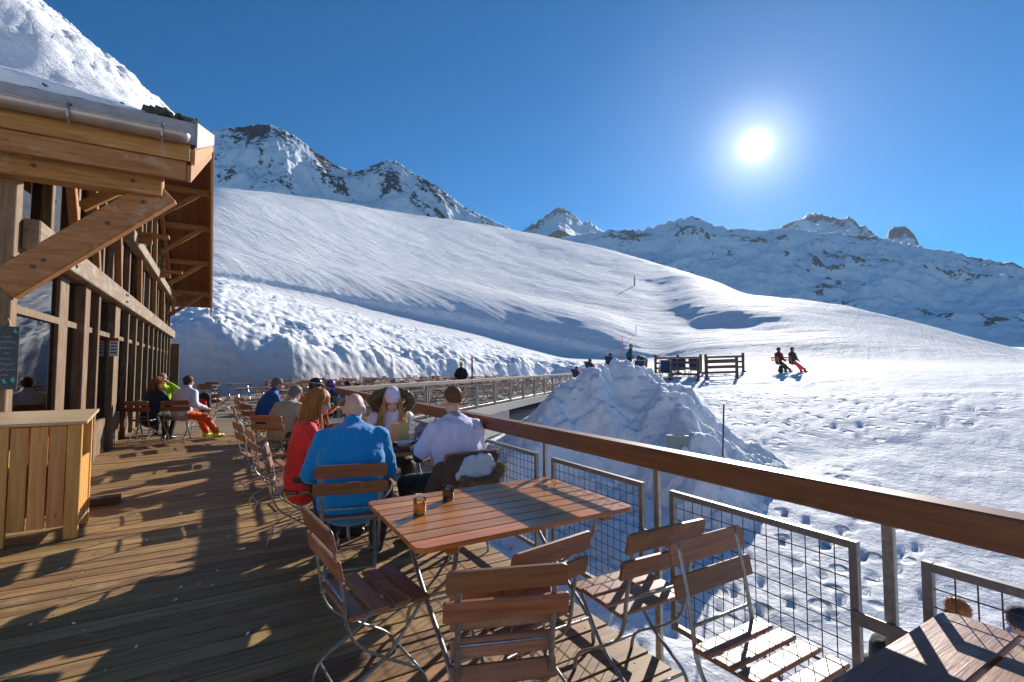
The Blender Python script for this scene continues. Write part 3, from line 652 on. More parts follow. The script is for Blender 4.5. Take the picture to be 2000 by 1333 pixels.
# window panes between the posts, each with a sill rail
edges = [6.62, 8.30], [8.72, 9.25], [9.55, 10.25], [10.37, 11.75], [12.25, 13.34]
edges = list(edges)+[[a+0.06, b-0.06] for a, b in zip(ys, ys[1:])]
for a, b in edges:
    p = MB().box((FX-0.075, a, 0.62), (FX-0.063, b, 2.72)).obj('window_pane', M_GLASS, CH)
    MB().box((FX-0.10, a, 0.0), (FX-0.03, b, 0.60)).obj('kick_panel', M_POST, CH)
    MB().box((FX-0.09, a, 2.10), (FX-0.02, b, 2.18)).obj('transom', M_POST, CH)
uy = [6.6, 7.6, 8.8, 9.7, 10.6, 11.5, 12.4]+ys
for a, b in zip(uy, uy[1:]):
    zt = min(roof_z(a), roof_z(b))-0.45
    if zt > 3.3: MB().box((FX-0.075, a+0.055, 3.06), (FX-0.063, b-0.055, zt)).obj('window_pane', M_GLASS, CH)
MB().box((FX-0.40, 6.75, 0.0), (FX-0.36, 9.2, 2.74)).obj('amber_glow_panel', M_AMBER, CH)  # added panel, its amber paints in warm interior light and reflection behind the glass
# beams along the front
MB().box((FX+0.02, 6.62, 2.745), (FX+0.16, 25.0, 3.045)).obj('ledger_beam', M_OLDBEAM, CH, bevel=0.012)
MB().box((FX-0.20, 6.62, 2.75), (FX+0.015, 25.0, 3.04)).obj('lintel_beam', M_OLDBEAM, CH)
MB().box((FX+0.02, 12.3, 4.12), (FX+0.22, 24.6, 4.36)).obj('tie_beam', M_OLDBEAM, CH, bevel=0.012)
for y in (12.9, 17.6, 22.0):
    MB().box((FX+0.0, y-0.14, 4.362), (FX+0.75, y+0.14, 4.42)).obj('outrigger_plank', M_BEAMX, CH, bevel=0.008)
    MB().box((FX+0.0, y-0.08, 4.20), (FX+0.45, y+0.08, 4.36)).obj('outrigger', M_BEAMX, CH, bevel=0.008)
for s in (1, -1):                     # rafters in the plane of the front
    y0, y1 = (6.2, 15.6) if s > 0 else (15.6, YF-0.2)
    MB().bar((FX+0.12, y0, roof_z(y0)-0.36), (FX+0.12, y1, roof_z(y1)-0.36), 0.10, 0.30).obj('wall_rafter', M_BEAM, CH, bevel=0.01)
    MB().bar((FX-0.06, y0+0.3, roof_z(y0+0.3)-0.36), (FX-0.06, y1-0.3*s, roof_z(y1-0.3)-0.36), 0.12, 0.28).obj('wall_rafter', M_BEAM, CH, bevel=0.01)
for y, z1 in ((8.0, 0.2), (9.2, 0.3), (11.2, 0.3), (14.0, 0.3), (17.2, 0.3), (19.8, 0.3)):   # slanting struts of the frame
    MB().bar((FX+0.08, y+0.55, 3.05), (FX+0.08, y-0.1, roof_z(y-0.1)-0.52), 0.10, 0.12, (0, 1, 0)).obj('strut', M_BEAM, CH, bevel=0.008)
# roof slabs, soffit boards, verge boards
XW = -13.0
def slab(name, ya, yb, za, zb, x0, x1, th, mat, **k):
    m = MB(); vs = [(x0, ya, za), (x1, ya, za), (x1, yb, zb), (x0, yb, zb)]
    vs += [(x, y, z+th) for x, y, z in vs]
    m.add(vs, [(3,2,1,0),(4,5,6,7),(0,1,5,4),(1,2,6,5),(2,3,7,6),(3,0,4,7)])
    return m.obj(name, mat, CH, **k)
slab('roof', 6.02, 15.595, roof_z(6.02), roof_z(15.6), XW, -0.02, 0.27, M_SLATE)
slab('eave_sheet', 5.985, 6.018, roof_z(5.985)+0.03, roof_z(6.018)+0.03, XW, -0.012, 0.235, M_ZINC)
slab('roof', 15.605, YF, roof_z(15.6), roof_z(YF), XW, -0.02, 0.12, M_SLATE)
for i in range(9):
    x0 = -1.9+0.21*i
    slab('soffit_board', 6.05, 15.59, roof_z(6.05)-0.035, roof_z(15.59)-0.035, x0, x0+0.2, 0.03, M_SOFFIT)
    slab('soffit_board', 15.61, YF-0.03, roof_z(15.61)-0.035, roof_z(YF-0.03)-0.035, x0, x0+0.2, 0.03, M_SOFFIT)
for dz, th, xo in ((-0.19, 0.165, 0.0), (-0.38, 0.185, -0.03)):   # verge boards, upper and lower
    slab('verge_board', 6.02, 15.58, roof_z(6.02)+dz, roof_z(15.58)+dz, -0.05+xo, -0.012+xo, th, M_BEAM)
    slab('verge_board', 15.62, YF-0.02, roof_z(15.62)+dz, roof_z(YF-0.02)+dz, -0.05+xo, -0.012+xo, th*0.6, M_BEAM)
slab('verge_flashing', 5.98, 15.59, roof_z(5.98)+0.0, roof_z(15.59)+0.0, -0.010, 0.004, 0.275, M_ZINC)
slab('verge_flashing', 15.61, YF, roof_z(15.61)+0.0, roof_z(YF)+0.0, -0.010, 0.004, 0.10, M_ZINC)
# eave: gutter with hooks and two fascia boards
g = MB(); n = 14; xs = [XW, -0.10]
prof = [(math.cos(math.pi+math.pi*i/n), math.sin(math.pi+math.pi*i/n)) for i in range(n+1)]
ring = [(0.085*c, 0.085*s) for c, s in prof]+[(0.078*c, 0.078*s) for c, s in reversed(prof)]
g.prism([(a, b) for a, b in ring], XW, -0.12, Matrix(((0, 1, 0, 0), (1, 0, 0, 5.86), (0, 0, 1, 3.92), (0, 0, 0, 1))))
g.tube([(XW, 5.775, 3.925), (-0.12, 5.775, 3.925)], 0.012, 8)
cap_ = MB()
for i in range(6): pass
capv = []; capf = []
for i in range(7):
    t = i/6*math.pi/2
    for a in range(n+1):
        th = math.pi+math.pi*a/n
        capv.append((-0.12+0.07*math.sin(t), 5.86+0.085*math.cos(t)*math.cos(th), 3.92+0.085*math.cos(t)*math.sin(th)))
for i in range(6):
    for a in range(n): q = i*(n+1)+a; capf.append((q, q+1, q+n+2, q+n+1))
gu = g.obj('gutter', M_ZINC, CH, smooth=False); cap_.add(capv, capf).obj('end_cap', M_ZINC, gu, smooth=True)
for x in (-0.28, -0.98, -1.75, -2.5, -3.3):
    MB().tube([(x, 5.95, 3.945), (x, 5.86, 3.99), (x, 5.77, 3.96), (x, 5.755, 3.90), (x, 5.78, 3.84), (x, 5.84, 3.80)], 0.011, 6).obj('gutter_hook', M_STEEL, gu)
MB().box((XW, 5.975, 3.70), (-0.055, 6.012, 3.875)).obj('fascia_board', M_BEAMX, CH, bevel=0.005)
MB().box((XW, 6.0, 3.50), (-0.085, 6.06, 3.695)).obj('fascia_board', M_BEAMX, CH, bevel=0.006)
# purlins carrying the overhang, with braces back to the front
MB().box((XW, 6.22, 3.36), (-0.30, 6.42, 3.60)).obj('eave_purlin', M_BEAMX, CH, bevel=0.01)
MB().bar((FX-0.05, 6.46, 2.32), (-0.28, 6.36, 3.46), 0.14, 0.30, (0, 0, 1)).obj('brace', M_BEAMX, CH, bevel=0.012)
for y in (8.6, 11.4, 15.6, 17.2, 18.9, 20.9, 23.0):
    z = roof_z(y)-0.19
    MB().box((FX-0.1, y-0.07, z-0.17), (-0.07, y+0.07, z)).obj('purlin', M_BEAMX, CH, bevel=0.01)
    MB().bar((FX+0.08, y-0.02, z-1.0), (-0.35, y-0.02, z-0.15), 0.10, 0.13).obj('brace', M_BEAMX, CH, bevel=0.008)
def bolt(p, d, r=0.022):
    d = Vector(d).normalized(); MB().tube([Vector(p), Vector(p)+d*0.018], r, 6).obj('bolt', M_WIRE, CH)
for y, z in ((7.9, 2.83), (7.9, 2.96), (8.1, 2.83), (8.1, 2.96), (12.0, 2.83), (12.0, 2.96), (12.2, 2.84), (12.2, 2.97), (16.9, 2.83), (16.9, 2.97)): bolt((FX+0.158, y, z), (1, 0, 0))
for t in (0.18, 0.24, 0.62, 0.85):
    p = Vector((FX-0.05, 6.46, 2.32)).lerp(Vector((-0.28, 6.36, 3.46)), t); bolt(p+Vector((0, -0.06, 0)), (-0.07, -1, 0))
for y in (6.9, 7.2, 10.0): bolt((FX+0.168, y, roof_z(y)-0.42), (1, 0, 0))
for x in (-0.55, -1.3, -2.1): bolt((x, 6.222, 3.47), (0, -1, 0), 0.018)
# room behind the glass
MB().box((-6.0, 6.7, 0.0), (-5.9, 24.4, 6.0)).obj('inner_wall', M_INT, CH)
MB().box((-6.0, 6.66, 0.0), (FX-0.18, 6.72, 3.4)).obj('side_wall', M_POST, CH)
MB().box((-5.9, 24.42, 0.0), (FX-0.1, 24.52, 4.1)).obj('end_wall', M_POST, CH)
MB().box((-5.9, 6.73, 2.85), (FX-0.21, 24.4, 2.95)).obj('upper_floor', M_INT, CH)
MB().box((-3.4, 10.0, 0.0), (-3.3, 24.0, 2.8)).obj('inner_wall', M_INT, CH)
MB().box((-13.0, 7.0, 0.0), (-6.1, 24.2, 4.2)).obj('rear_block', M_POST, CH)
fin = MB(); fin.box((FX-0.25, 24.5, 0), (FX+0.35, 24.62, 2.5)); fin.obj('screen_wall', M_POST, CH)
# snow lying on the near slope
nx_, ny_ = 190, 120
SX, SY = np.meshgrid(-np.concatenate([np.linspace(0.16, 4.5, 140), np.linspace(4.5, 13, 51)[1:]]), np.concatenate([np.linspace(5.985, 6.10, 12), np.linspace(6.10, 15.5, 110)[1:]]), indexing='ij')
d = -SX
slabt = 0.02+0.13*sstep(0.3, 1.6, d)+fbm(SX*1.3, SY*1.3, 4)*0.05*np.clip(d, 0, 1)
edge = sstep(0.16, 0.45, d)
heap = np.minimum(0.72*np.clip(d-0.62, 0, None), 2.3+0.05*d)*sstep(6.5, 7.5, SY+0.22*fbm(SX*1.2, SY, 3))
heap += (fbm(SX*1.6, SY*1.6+4, 5, 0.6)*0.20+ridged(SX*4, SY*4, 3)*0.07)*sstep(0.3, 1.2, d)*sstep(6.6, 7.6, SY)
T_ = edge*slabt*sstep(5.98, 6.08, SY+0.05*fbm(SX*2, SY*0, 3))+np.clip(heap, 0, None)
ZS = 3.86+0.403*(SY-6.0)+0.272+T_-0.01
me = grid_mesh('roof_snow', SX, SY, ZS)
sn = link('roof_snow', me, None, (-0.25, 0, 0), (0, 0, R(0.7)), M_ROOFSNOW); tag(sn, 'thick wind-packed snow lying on the chalet roof', 'snow', kind='stuff')
# moss and slate edge peeping out of the snow
mo = MB(); rg = random.Random(2)
for i in range(46):
    x = -rg.uniform(0.02, 1.3)*rg.random()-0.03; y = 6.02+rg.uniform(0, 0.35); s_ = rg.uniform(0.02, 0.05)
    if x < -0.45 and rg.random() < 0.6: continue
    M_ = Matrix.Translation((x, y, roof_z(y)+0.275+0.02*min(1, -x))) @ Euler((rg.random(), rg.random(), rg.random()*6)).to_matrix().to_4x4()
    mo.box((-s_*1.6, -s_, -s_*0.4), (s_*1.6, s_, s_*0.4), M_)
mo.obj('moss', M_SLATE, CH, bevel=0.006)['kind'] = 'stuff'
# snow bank behind the chalet end is part of the ground; a notice and the menu board hang on posts
nt = tag(empty('notice', (-1.90, 11.74, 1.92), R(0.7)), 'small white notice with a red top strip on the big grey post', 'notice')
MB().box((0.0, -0.01, -0.17), (0.135, 0.0, 0.12)).obj('sheet', M_WHITE, nt); MB().box((0.0, -0.0105, 0.12), (0.135, 0.0, 0.18)).obj('red_strip', M_RED, nt)
for k in range(4): MB().box((0.02, -0.013, 0.07-0.06*k), (0.115, -0.0105, 0.09-0.06*k)).obj('print_line', M_DARK, nt)
bd = tag(empty('menu_board', (-1.795, 6.40, 1.34), R(0.7+6)), 'narrow chalkboard with chalk writing and teal decoration hanging on the corner post', 'menu board')
slate_b = plain('chalkboard', (0.075, 0.085, 0.09), 0.8, 0, 0.25, 12); chalk = plain('chalk', (0.55, 0.58, 0.56), 0.9); tealc = plain('teal_chalk', (0.10, 0.55, 0.50), 0.9)
MB().box((-0.085, -0.012, 0.0), (0.085, 0.0, 0.60)).obj('board', slate_b, bd, bevel=0.002)
rg = random.Random(11)
for row in range(8):
    z = 0.50-row*0.052; w = (0.07, 0.13, 0.10, 0.05, 0.08, 0.12, 0.14, 0.06)[row]; x = -w/2; pts = []
    while x < w/2: pts.append((x, -0.0135, z+rg.uniform(-0.009, 0.011))); x += rg.uniform(0.004, 0.009)
    MB().tube(pts, 0.0016, 4).obj('chalk_line', chalk, bd)
MB().tube([(-0.03, -0.008, 0.6), (0.0, -0.004, 0.68), (0.03, -0.008, 0.6)], 0.002, 4).obj('string', M_STEEL, bd)
for cx_, cz_, nn in ((-0.06, 0.54, 4), (0.06, 0.54, 4), (-0.05, 0.05, 6), (0.0, 0.06, 6), (0.055, 0.07, 7)):
    fl = MB()
    for q in range(nn):
        t = rg.uniform(0.3, 2.8); l = rg.uniform(0.03, 0.06)
        fl.tube([(cx_, -0.0135, cz_), (cx_+l*math.cos(t)*0.5, -0.0135, cz_+l*math.sin(t))], [0.006, 0.002], 4)
    fl.obj('chalk_flower', tealc, bd)
# ------------------------------------------------------------------ folding chairs and tables
def rrect(w, h, r, top=True, n=4):
    """outline in x,z of a board with rounded upper corners"""
    pts = [(-w/2, 0), (w/2, 0)]
    for i in range(n+1): t = math.pi/2*i/n; pts.append((w/2-r+r*math.cos(t), h-r+r*math.sin(t)))
    for i in range(n+1): t = math.pi/2*(1+i/n); pts.append((-w/2+r+r*math.cos(t), h-r+r*math.sin(t)))
    return pts
def chair_meshes(slat, steel=None):
    steel = steel or M_STEEL
    out = []
    lean = Matrix.Rotation(R(-12), 4, 'X')
    m = MB(); m.prism(rrect(0.50, 0.098, 0.028), -0.009, 0.009, Matrix.Translation((0, -0.262, 0.762)) @ Matrix.Rotation(R(13), 4, 'X')); out.append(('back_slat', m.mesh('back_slat', 0.003), slat))
    m = MB(); m.prism(rrect(0.52, 0.090, 0.010), -0.009, 0.009, Matrix.Translation((0, -0.232, 0.638)) @ Matrix.Rotation(R(13), 4, 'X')); out.append(('back_slat', m.mesh('back_slat', 0.003), slat))
    for i in range(4):
        y0 = -0.19+0.104*i
        m = MB(); dz = 0.012 if i == 3 else (0.0 if i else 0.004)
        m.box((-0.225, y0, 0.447-dz), (0.225, y0+0.080, 0.467-dz)); out.append(('seat_slat', m.mesh('seat_slat', 0.006, seg=2), slat))
    for s in (-1, 1):
        pts = bez([(0.198*s, -0.278, 0.852), (0.198*s, -0.245, 0.72), (0.198*s, -0.205, 0.52), (0.198*s, -0.185, 0.40), (0.198*s, -0.13, 0.31), (0.198*s, 0.0, 0.215), (0.198*s, 0.13, 0.135), (0.198*s, 0.185, 0.075), (0.198*s, 0.205, 0.0)], 4)
        m = MB(); m.tube(pts, 0.0125, 8, flat=(0.55, 1.0)); out.append(('back_frame', m.mesh('back_frame', smooth=True), steel))
        pts = bez([(0.172*s, 0.205, 0.44), (0.172*s, 0.13, 0.35), (0.172*s, 0.02, 0.225), (0.172*s, -0.10, 0.155), (0.172*s, -0.19, 0.105), (0.172*s, -0.225, 0.05), (0.172*s, -0.232, 0.0)], 4)
        m = MB(); m.tube(pts, 0.0115, 8, flat=(0.55, 1.0)); out.append(('leg', m.mesh('leg', smooth=True), steel))
        m = MB(); m.tube([(0.188*s, -0.20, 0.425), (0.188*s, 0.20, 0.436)], 0.007, 6); out.append(('seat_rail', m.mesh('seat_rail', smooth=True), steel))
    m = MB(); m.tube([(-0.198, -0.205, 0.525), (0.198, -0.205, 0.525)], 0.0075, 6); out.append(('crossbar', m.mesh('crossbar', smooth=True), steel))
    m = MB(); m.tube([(-0.198, 0.17, 0.10), (0.198, 0.17, 0.10)], 0.007, 6); out.append(('crossbar', m.mesh('crossbar', smooth=True), steel))
    m = MB(); m.tube([(-0.172, -0.20, 0.09), (0.172, -0.20, 0.09)], 0.007, 6); out.append(('crossbar', m.mesh('crossbar', smooth=True), steel))
    for _, me, mt in out: me.materials.append(mt)
    return out
CHM = chair_meshes(M_SLAT); CHO = chair_meshes(M_OLDSLAT)
def chair(x, y, heading, label, group='folding slatted chairs', kit=None, z=0, tilt=(0, 0), s=1.0):
    """heading: compass direction the sitter faces, degrees from +Y towards +X"""
    o = tag(empty('folding_chair', (x, y, z), R(-heading)), label, 'chair', group)
    o.rotation_euler = (tilt[0], tilt[1], R(-heading)); o.scale = (s, s, s)
    for n, me, _ in (kit or CHM): link(n, me, o)
    return o
def folded_chair(x, y, heading, label, lean):
    """the same chair folded flat, leaning"""
    o = tag(empty('folding_chair', (x, y, 0), R(-heading)), label, 'chair', 'folding slatted chairs')
    o.rotation_euler = (lean, 0, R(-heading))
    for n, me, _ in CHM:
        q = link(n, me, o)
        if n in ('seat_slat', 'seat_rail'):
            q.matrix_local = Matrix.Translation((0, -0.165, 0.33)) @ Matrix.Rotation(R(76), 4, 'X') @ Matrix.Translation((0, 0.2, -0.44))
        elif n == 'leg' or (n == 'crossbar' and me.vertices[0].co.y < -0.19 and me.vertices[0].co.z < 0.3):
            q.matrix_local = Matrix.Translation((0, 0.03, 0.225)) @ Matrix.Rotation(R(26), 4, 'X') @ Matrix.Translation((0, -0.02, -0.225))
    return o
chair(0.66, 2.47, 84, 'slatted folding chair seen side-on at the left end of the candle table')
folded_chair(1.03, 1.86, 20, 'half-folded slatted chair turned back-on to the camera, nearest in front of the candle table', R(0)).scale = (0.94, 0.94, 0.94)
chair(1.20, 2.00, -9, 'slatted folding chair turned askew behind the half-folded one, by the candle table', s=0.94)
chair(1.775, 1.85, 2, 'slatted folding chair with mesh shadows on its seat, right end of the candle table', s=0.97)
chair(1.85, 1.17, 180, 'slatted folding chair facing the corner table, its seat slats glaring in the sun', s=0.96)
# --- tables
def slat_table(name, x0, x1, y0, y1, z, n, mat, label, cat='table', corner=0.05, gap=0.007, rz=0.0, group=None, legs=True, th=0.026):
    cx, cy = (x0+x1)/2, (y0+y1)/2; L, Wd = x1-x0, y1-y0
    o = tag(empty(name, (cx, cy, 0), rz), label, cat, group)
    w = Wd/n
    for i in range(n):
        a, b = -Wd/2+w*i+gap/2, -Wd/2+w*(i+1)-gap/2
        m = MB(); e = L/2; r = corner
        if i in (0, n-1):
            s = -1 if i == 0 else 1; pts = []
            out_, inn = (a, b) if i == 0 else (b, a)
            pts = [(-e, inn), (e, inn)]
            for k in range(6): t = math.pi/2*k/5; pts.append((e-r+r*math.cos(t), out_-s*r+s*r*math.sin(t)))
            for k in range(6): t = math.pi/2*(1+k/5); pts.append((-e+r+r*math.cos(t), out_-s*r+s*r*math.sin(t)))
            q = len(pts); m.add([(px, py, z-th) for px, py in pts]+[(px, py, z) for px, py in pts], [tuple(range(q)), tuple(range(q, 2*q))]+[(k, (k+1) % q, q+(k+1) % q, q+k) for k in range(q)])
        else: m.box((-e, a, z-th), (e, b, z))
        m.obj('slat', mat, o, bevel=0.003)
    for s in (-1, 1):
        MB().box((s*L*0.36-0.03, -Wd/2+0.03, z-th-0.035), (s*L*0.36+0.03, Wd/2-0.03, z-th-0.001)).obj('batten', mat, o, bevel=0.003)
    if legs:
        for s in (-1, 1):
            for t in (-1, 1):
                xa = s*L*0.33+t*0.012
                p = bez([(xa, -t*(Wd/2-0.10), z-th-0.03), (xa, -t*(Wd/2-0.16), z*0.72), (xa, 0, z*0.42), (xa, t*(Wd/2-0.14), z*0.16), (xa, t*(Wd/2-0.10), 0.0)], 4)
                MB().tube(p, 0.014, 8, flat=(0.6, 1)).obj('leg', M_STEEL, o, smooth=True)
        for t, zz in ((-1, 0.12), (1, 0.12)):
            MB().tube([(-L*0.33, t*(Wd/2-0.13), zz), (L*0.33, t*(Wd/2-0.13), zz)], 0.008, 6).obj('stretcher', M_STEEL, o, smooth=True)
        MB().tube([(-L*0.33, 0, z*0.42), (L*0.33, 0, z*0.42)], 0.008, 6).obj('stretcher', M_STEEL, o, smooth=True)
    return o
slat_table('slatted_table', 0.755, 2.075, 2.10, 3.01, 0.745, 8, M_TABLE, 'glossy red-brown slatted table carrying two candle jars beside the rail', group='slatted terrace tables')
slat_table('slatted_table', 0.95, 2.10, -0.26, 0.705, 0.745, 5, M_WORN, 'worn slatted table with scratched varnish, cut off by the bottom corner of the view', group='slatted terrace tables', gap=0.012)
slat_table('slatted_table', 0.80, 2.0, 4.46, 5.12, 0.745, 6, M_TABLE, 'slatted table laden with a tray and bags, shared by the party of four', group='slatted terrace tables')
slat_table('slatted_table', 0.95, 2.0, 7.3, 8.0, 0.745, 6, M_TABLE, 'slatted table in front of the person in beige, behind the party of four', group='slatted terrace tables')
slat_table('slatted_table', 1.5, 2.5, 9.7, 10.4, 0.745, 6, M_TABLE, 'slatted table where the helmeted diner in orange leans, at the rail corner', group='slatted terrace tables')
slat_table('slatted_table', -1.72, -0.95, 12.95, 13.75, 0.745, 6, M_TABLE, 'slatted table against the chalet glazing between the three diners', group='slatted terrace tables')
# candle jars on the near table
def jar(x, y, label, wax, full):
    j = tag(empty('candle_jar', (x, y, 0.7455)), label, 'candle jar', 'candle jars on the near table')
    MB().lathe([(0.0, 0.001), (0.030, 0.001), (0.034, 0.006), (0.036, 0.080), (0.0345, 0.086), (0.0325, 0.080), (0.0305, 0.010), (0.0, 0.008)], 28).obj('jar', M_JAR, j, smooth=True)
    MB().lathe([(0.0, 0.009), (0.0300, 0.009), (0.0318, 0.012), (0.0318, full), (0.026, full+0.003), (0.010, full-0.004), (0.0, full-0.005)], 24).obj('wax', wax, j, smooth=True)
    MB().tube([(0, 0, full-0.006), (0.001, 0, full+0.006), (0.003, 0.001, full+0.012)], 0.0012, 5).obj('wick', M_DARK, j)
def waxmat(name, c, sss):
    m = plain(name, c, 0.35, 0, 0.1, 10); p = m.node_tree.nodes['Principled BSDF']; p.inputs['Subsurface Weight'].default_value = sss; p.inputs['Subsurface Radius'].default_value = (0.06, 0.03, 0.008); p.inputs['Subsurface Scale'].default_value = 1.0; return m
jar(0.945, 2.60, 'glass jar filled with bright orange candle wax', waxmat('orange_wax', (1.0, 0.42, 0.03), 0.95), 0.066)
jar(1.195, 2.79, 'glass jar with dark brown candle wax', waxmat('brown_wax', (0.07, 0.045, 0.02), 0.3), 0.070)
# what lies on the table of four
tr = tag(empty('serving_tray', (1.62, 4.72, 0.7455)), 'dark plum serving tray with raised rim lying on the table of the four', 'tray')
tm = plain('plum_tray', (0.10, 0.035, 0.045), 0.35)
MB().box((-0.23, -0.16, 0.0), (0.23, 0.16, 0.012)).obj('base', tm, tr, bevel=0.004)
for a, b in (((-0.24, -0.17, 0.0), (0.24, -0.158, 0.035)), ((-0.24, 0.158, 0.0), (0.24, 0.17, 0.035)), ((-0.24, -0.157, 0.0), (-0.228, 0.157, 0.035)), ((0.228, -0.157, 0.0), (0.24, 0.157, 0.035))):
    MB().box(a, b).obj('rim', tm, tr, bevel=0.003)
bw = tag(empty('bowl', (1.55, 4.74, 0.758)), 'white bowl standing on the plum tray', 'bowl')
MB().lathe([(0.0, 0.0), (0.035, 0.0), (0.05, 0.012), (0.085, 0.05), (0.088, 0.054), (0.083, 0.052), (0.048, 0.018), (0.0, 0.012)], 28).obj('shell', M_WHITE, bw, smooth=True)
kb = tag(empty('paper_bag', (1.60, 5.02, 0.7455), R(20)), 'pale yellow paper bag standing open on the laden table', 'bag')
kraft = plain('yellow_paper', (0.72, 0.50, 0.20), 0.8, 0, 0.1, 14, 0.2)
m = MB(); pts = [(-0.075, -0.05), (0.075, -0.05), (0.075, 0.05), (-0.075, 0.05)]
rg = random.Random(3)
lv = [[(x*(1+0.05*rg.uniform(-1, 1)), y*(1+0.1*rg.uniform(-1, 1)), z+rg.uniform(-0.008, 0.012)*(z > 0.1)) for x, y in pts] for z in (0, 0.08, 0.16, 0.22)]
vs = [p for l in lv for p in l]; m.add(vs, [(0, 1, 2, 3)]+[(4*i+k, 4*i+(k+1) % 4, 4*i+4+(k+1) % 4, 4*i+4+k) for i in range(3) for k in range(4)])
m.obj('body', kraft, kb); MB().box((-0.06, -0.04, 0.17), (0.055, 0.03, 0.20)).obj('napkin', M_YELLOW if False else M_WHITE, kb, bevel=0.006)
bt = tag(empty('sauce_bottle', (1.80, 4.60, 0.7455)), 'small red sauce bottle beside the tray', 'bottle')
MB().lathe([(0.0, 0.0), (0.026, 0.0), (0.028, 0.01), (0.028, 0.10), (0.012, 0.135), (0.0, 0.137)], 18).obj('body', M_PINKRED, bt, smooth=True); MB().lathe([(0, 0.136), (0.011, 0.136), (0.005, 0.17), (0, 0.171)], 12).obj('nozzle', M_RED, bt, smooth=True)
gl_ = tag(empty('beer_glass', (1.79, 4.93, 0.7455)), 'half-empty tumbler of amber drink by the paper bag', 'glass')
MB().lathe([(0.0, 0.0), (0.03, 0.0), (0.036, 0.12), (0.034, 0.12), (0.028, 0.008), (0.0, 0.008)], 20).obj('tumbler', M_JAR, gl_, smooth=True)
MB().lathe([(0.0, 0.009), (0.027, 0.009), (0.031, 0.07), (0.0, 0.07)], 20).obj('drink', waxmat('amber_drink', (0.5, 0.16, 0.02), 0.2), gl_, smooth=True)
# --- wooden service cabinet at the left
cb = tag(empty('service_cabinet', (-1.68, 5.86, 0), R(2)), 'fresh pine service cabinet with plank front, open shelf in its side and sloping top', 'cabinet')
# local: x from -1.1 to .56, y 0 (front) to .52
for x in (-1.1, -0.02, 0.46):
    MB().box((x, 0.0, 0.0), (x+0.10, 0.055, 1.03)).obj('leg', M_PINE, cb, bevel=0.004)
MB().box((0.475, 0.49, 0.0), (0.56, 0.53, 1.10)).obj('leg', M_PINE, cb, bevel=0.004)
MB().box((-1.1, 0.49, 0.0), (-1.0, 0.53, 1.10)).obj('leg', M_PINE, cb, bevel=0.004)
for a, b, n in ((-1.0, -0.02, 8), (0.08, 0.46, 3)):
    w = (b-a)/n
    for i in range(n):
        MB().box((a+w*i+0.007, 0.012+0.003*(i % 2), 0.12), (a+w*(i+1)-0.006, 0.036+0.003*(i % 2), 1.02)).obj('plank', M_PINE, cb, bevel=0.003)
for i in range(4):
    a = 0.058+0.108*i
    MB().box((0.525, a+0.002, 0.15), (0.549, a+0.104, 0.70)).obj('plank', M_PINE, cb, bevel=0.003)
MB().box((0.50, 0.06, 0.115), (0.555, 0.488, 0.148)).obj('side_rail', M_PINEX, cb, bevel=0.003)
MB().box((-1.0, 0.06, 0.66), (0.52, 0.48, 0.69)).obj('shelf', M_PINEX, cb); MB().box((-1.0, 0.5, 0.12), (0.47, 0.52, 1.04)).obj('back_panel', M_PINE, cb)
m = MB(); vs = [(-1.14, -0.03, 1.032), (0.60, -0.03, 1.032), (0.60, 0.56, 1.102), (-1.14, 0.56, 1.102)]
m.add(vs+[(x, y, z+0.026) for x, y, z in vs], [(3,2,1,0),(4,5,6,7),(0,1,5,4),(1,2,6,5),(2,3,7,6),(3,0,4,7)]); m.obj('top_board', M_PINEX, cb, bevel=0.003)
tw = tag(empty('towel_stack', (-1.36, 6.13, 0.69), R(4)), 'folded grey towels lying in the open side of the cabinet', 'towels')
for k in range(2): MB().box((-0.02, -0.13, 0.052*k), (0.17, 0.12, 0.05+0.052*k)).obj('towel', M_GREY, tw, bevel=0.018, seg=2)
wb = tag(empty('wood_block', (-1.07, 7.15, 0)), 'low dark brown timber block on the deck behind the cabinet', 'block')
MB().box((-0.25, -0.08, 0), (0.07, 0.08, 0.085)).obj('block', plain('redbrown_paint', (0.06, 0.028, 0.02), 0.6, bump=0.2), wb, bevel=0.008)
# ------------------------------------------------------------------ people
def capsule(mb, a, b, ra, rb, lat=None, flat=1.0, n=14):
    """rounded tapered limb; lat + flat widen it along the lateral direction"""
    a, b = Vector(a), Vector(b); d = b-a; L = d.length
    if L < 1e-5: d = Vector((0, 0, 1))
    d = d.normalized(); ref = Vector(lat) if lat is not None else (Vector((1, 0, 0)) if abs(d.x) < 0.9 else Vector((0, 1, 0)))
    u = (ref-d*ref.dot(d)).normalized(); w = d.cross(u); rings = []
    for k in range(1, 5): t = math.pi/2*(1-k/4); rings.append((a-d*ra*math.sin(t), ra*math.cos(t)))
    for k in range(0, 4): t = math.pi/2*k/4; rings.append((b+d*rb*math.sin(t), rb*math.cos(t)))
    base = len(mb.v)
    for c, r in rings:
        for k in range(n):
            t = 2*math.pi*k/n; mb.v.append(tuple(c+u*math.cos(t)*r*flat+w*math.sin(t)*r))
    for i in range(len(rings)-1):
        for k in range(n):
            p = base+i*n+k; q = base+i*n+(k+1) % n; mb.f.append((p, q, q+n, p+n))
    s0 = len(mb.v); mb.v.append(tuple(a-d*ra)); mb.v.append(tuple(b+d*rb))
    for k in range(n):
        mb.f.append((s0, base+(k+1) % n, base+k)); mb.f.append((s0+1, base+(len(rings)-1)*n+k, base+(len(rings)-1)*n+(k+1) % n))
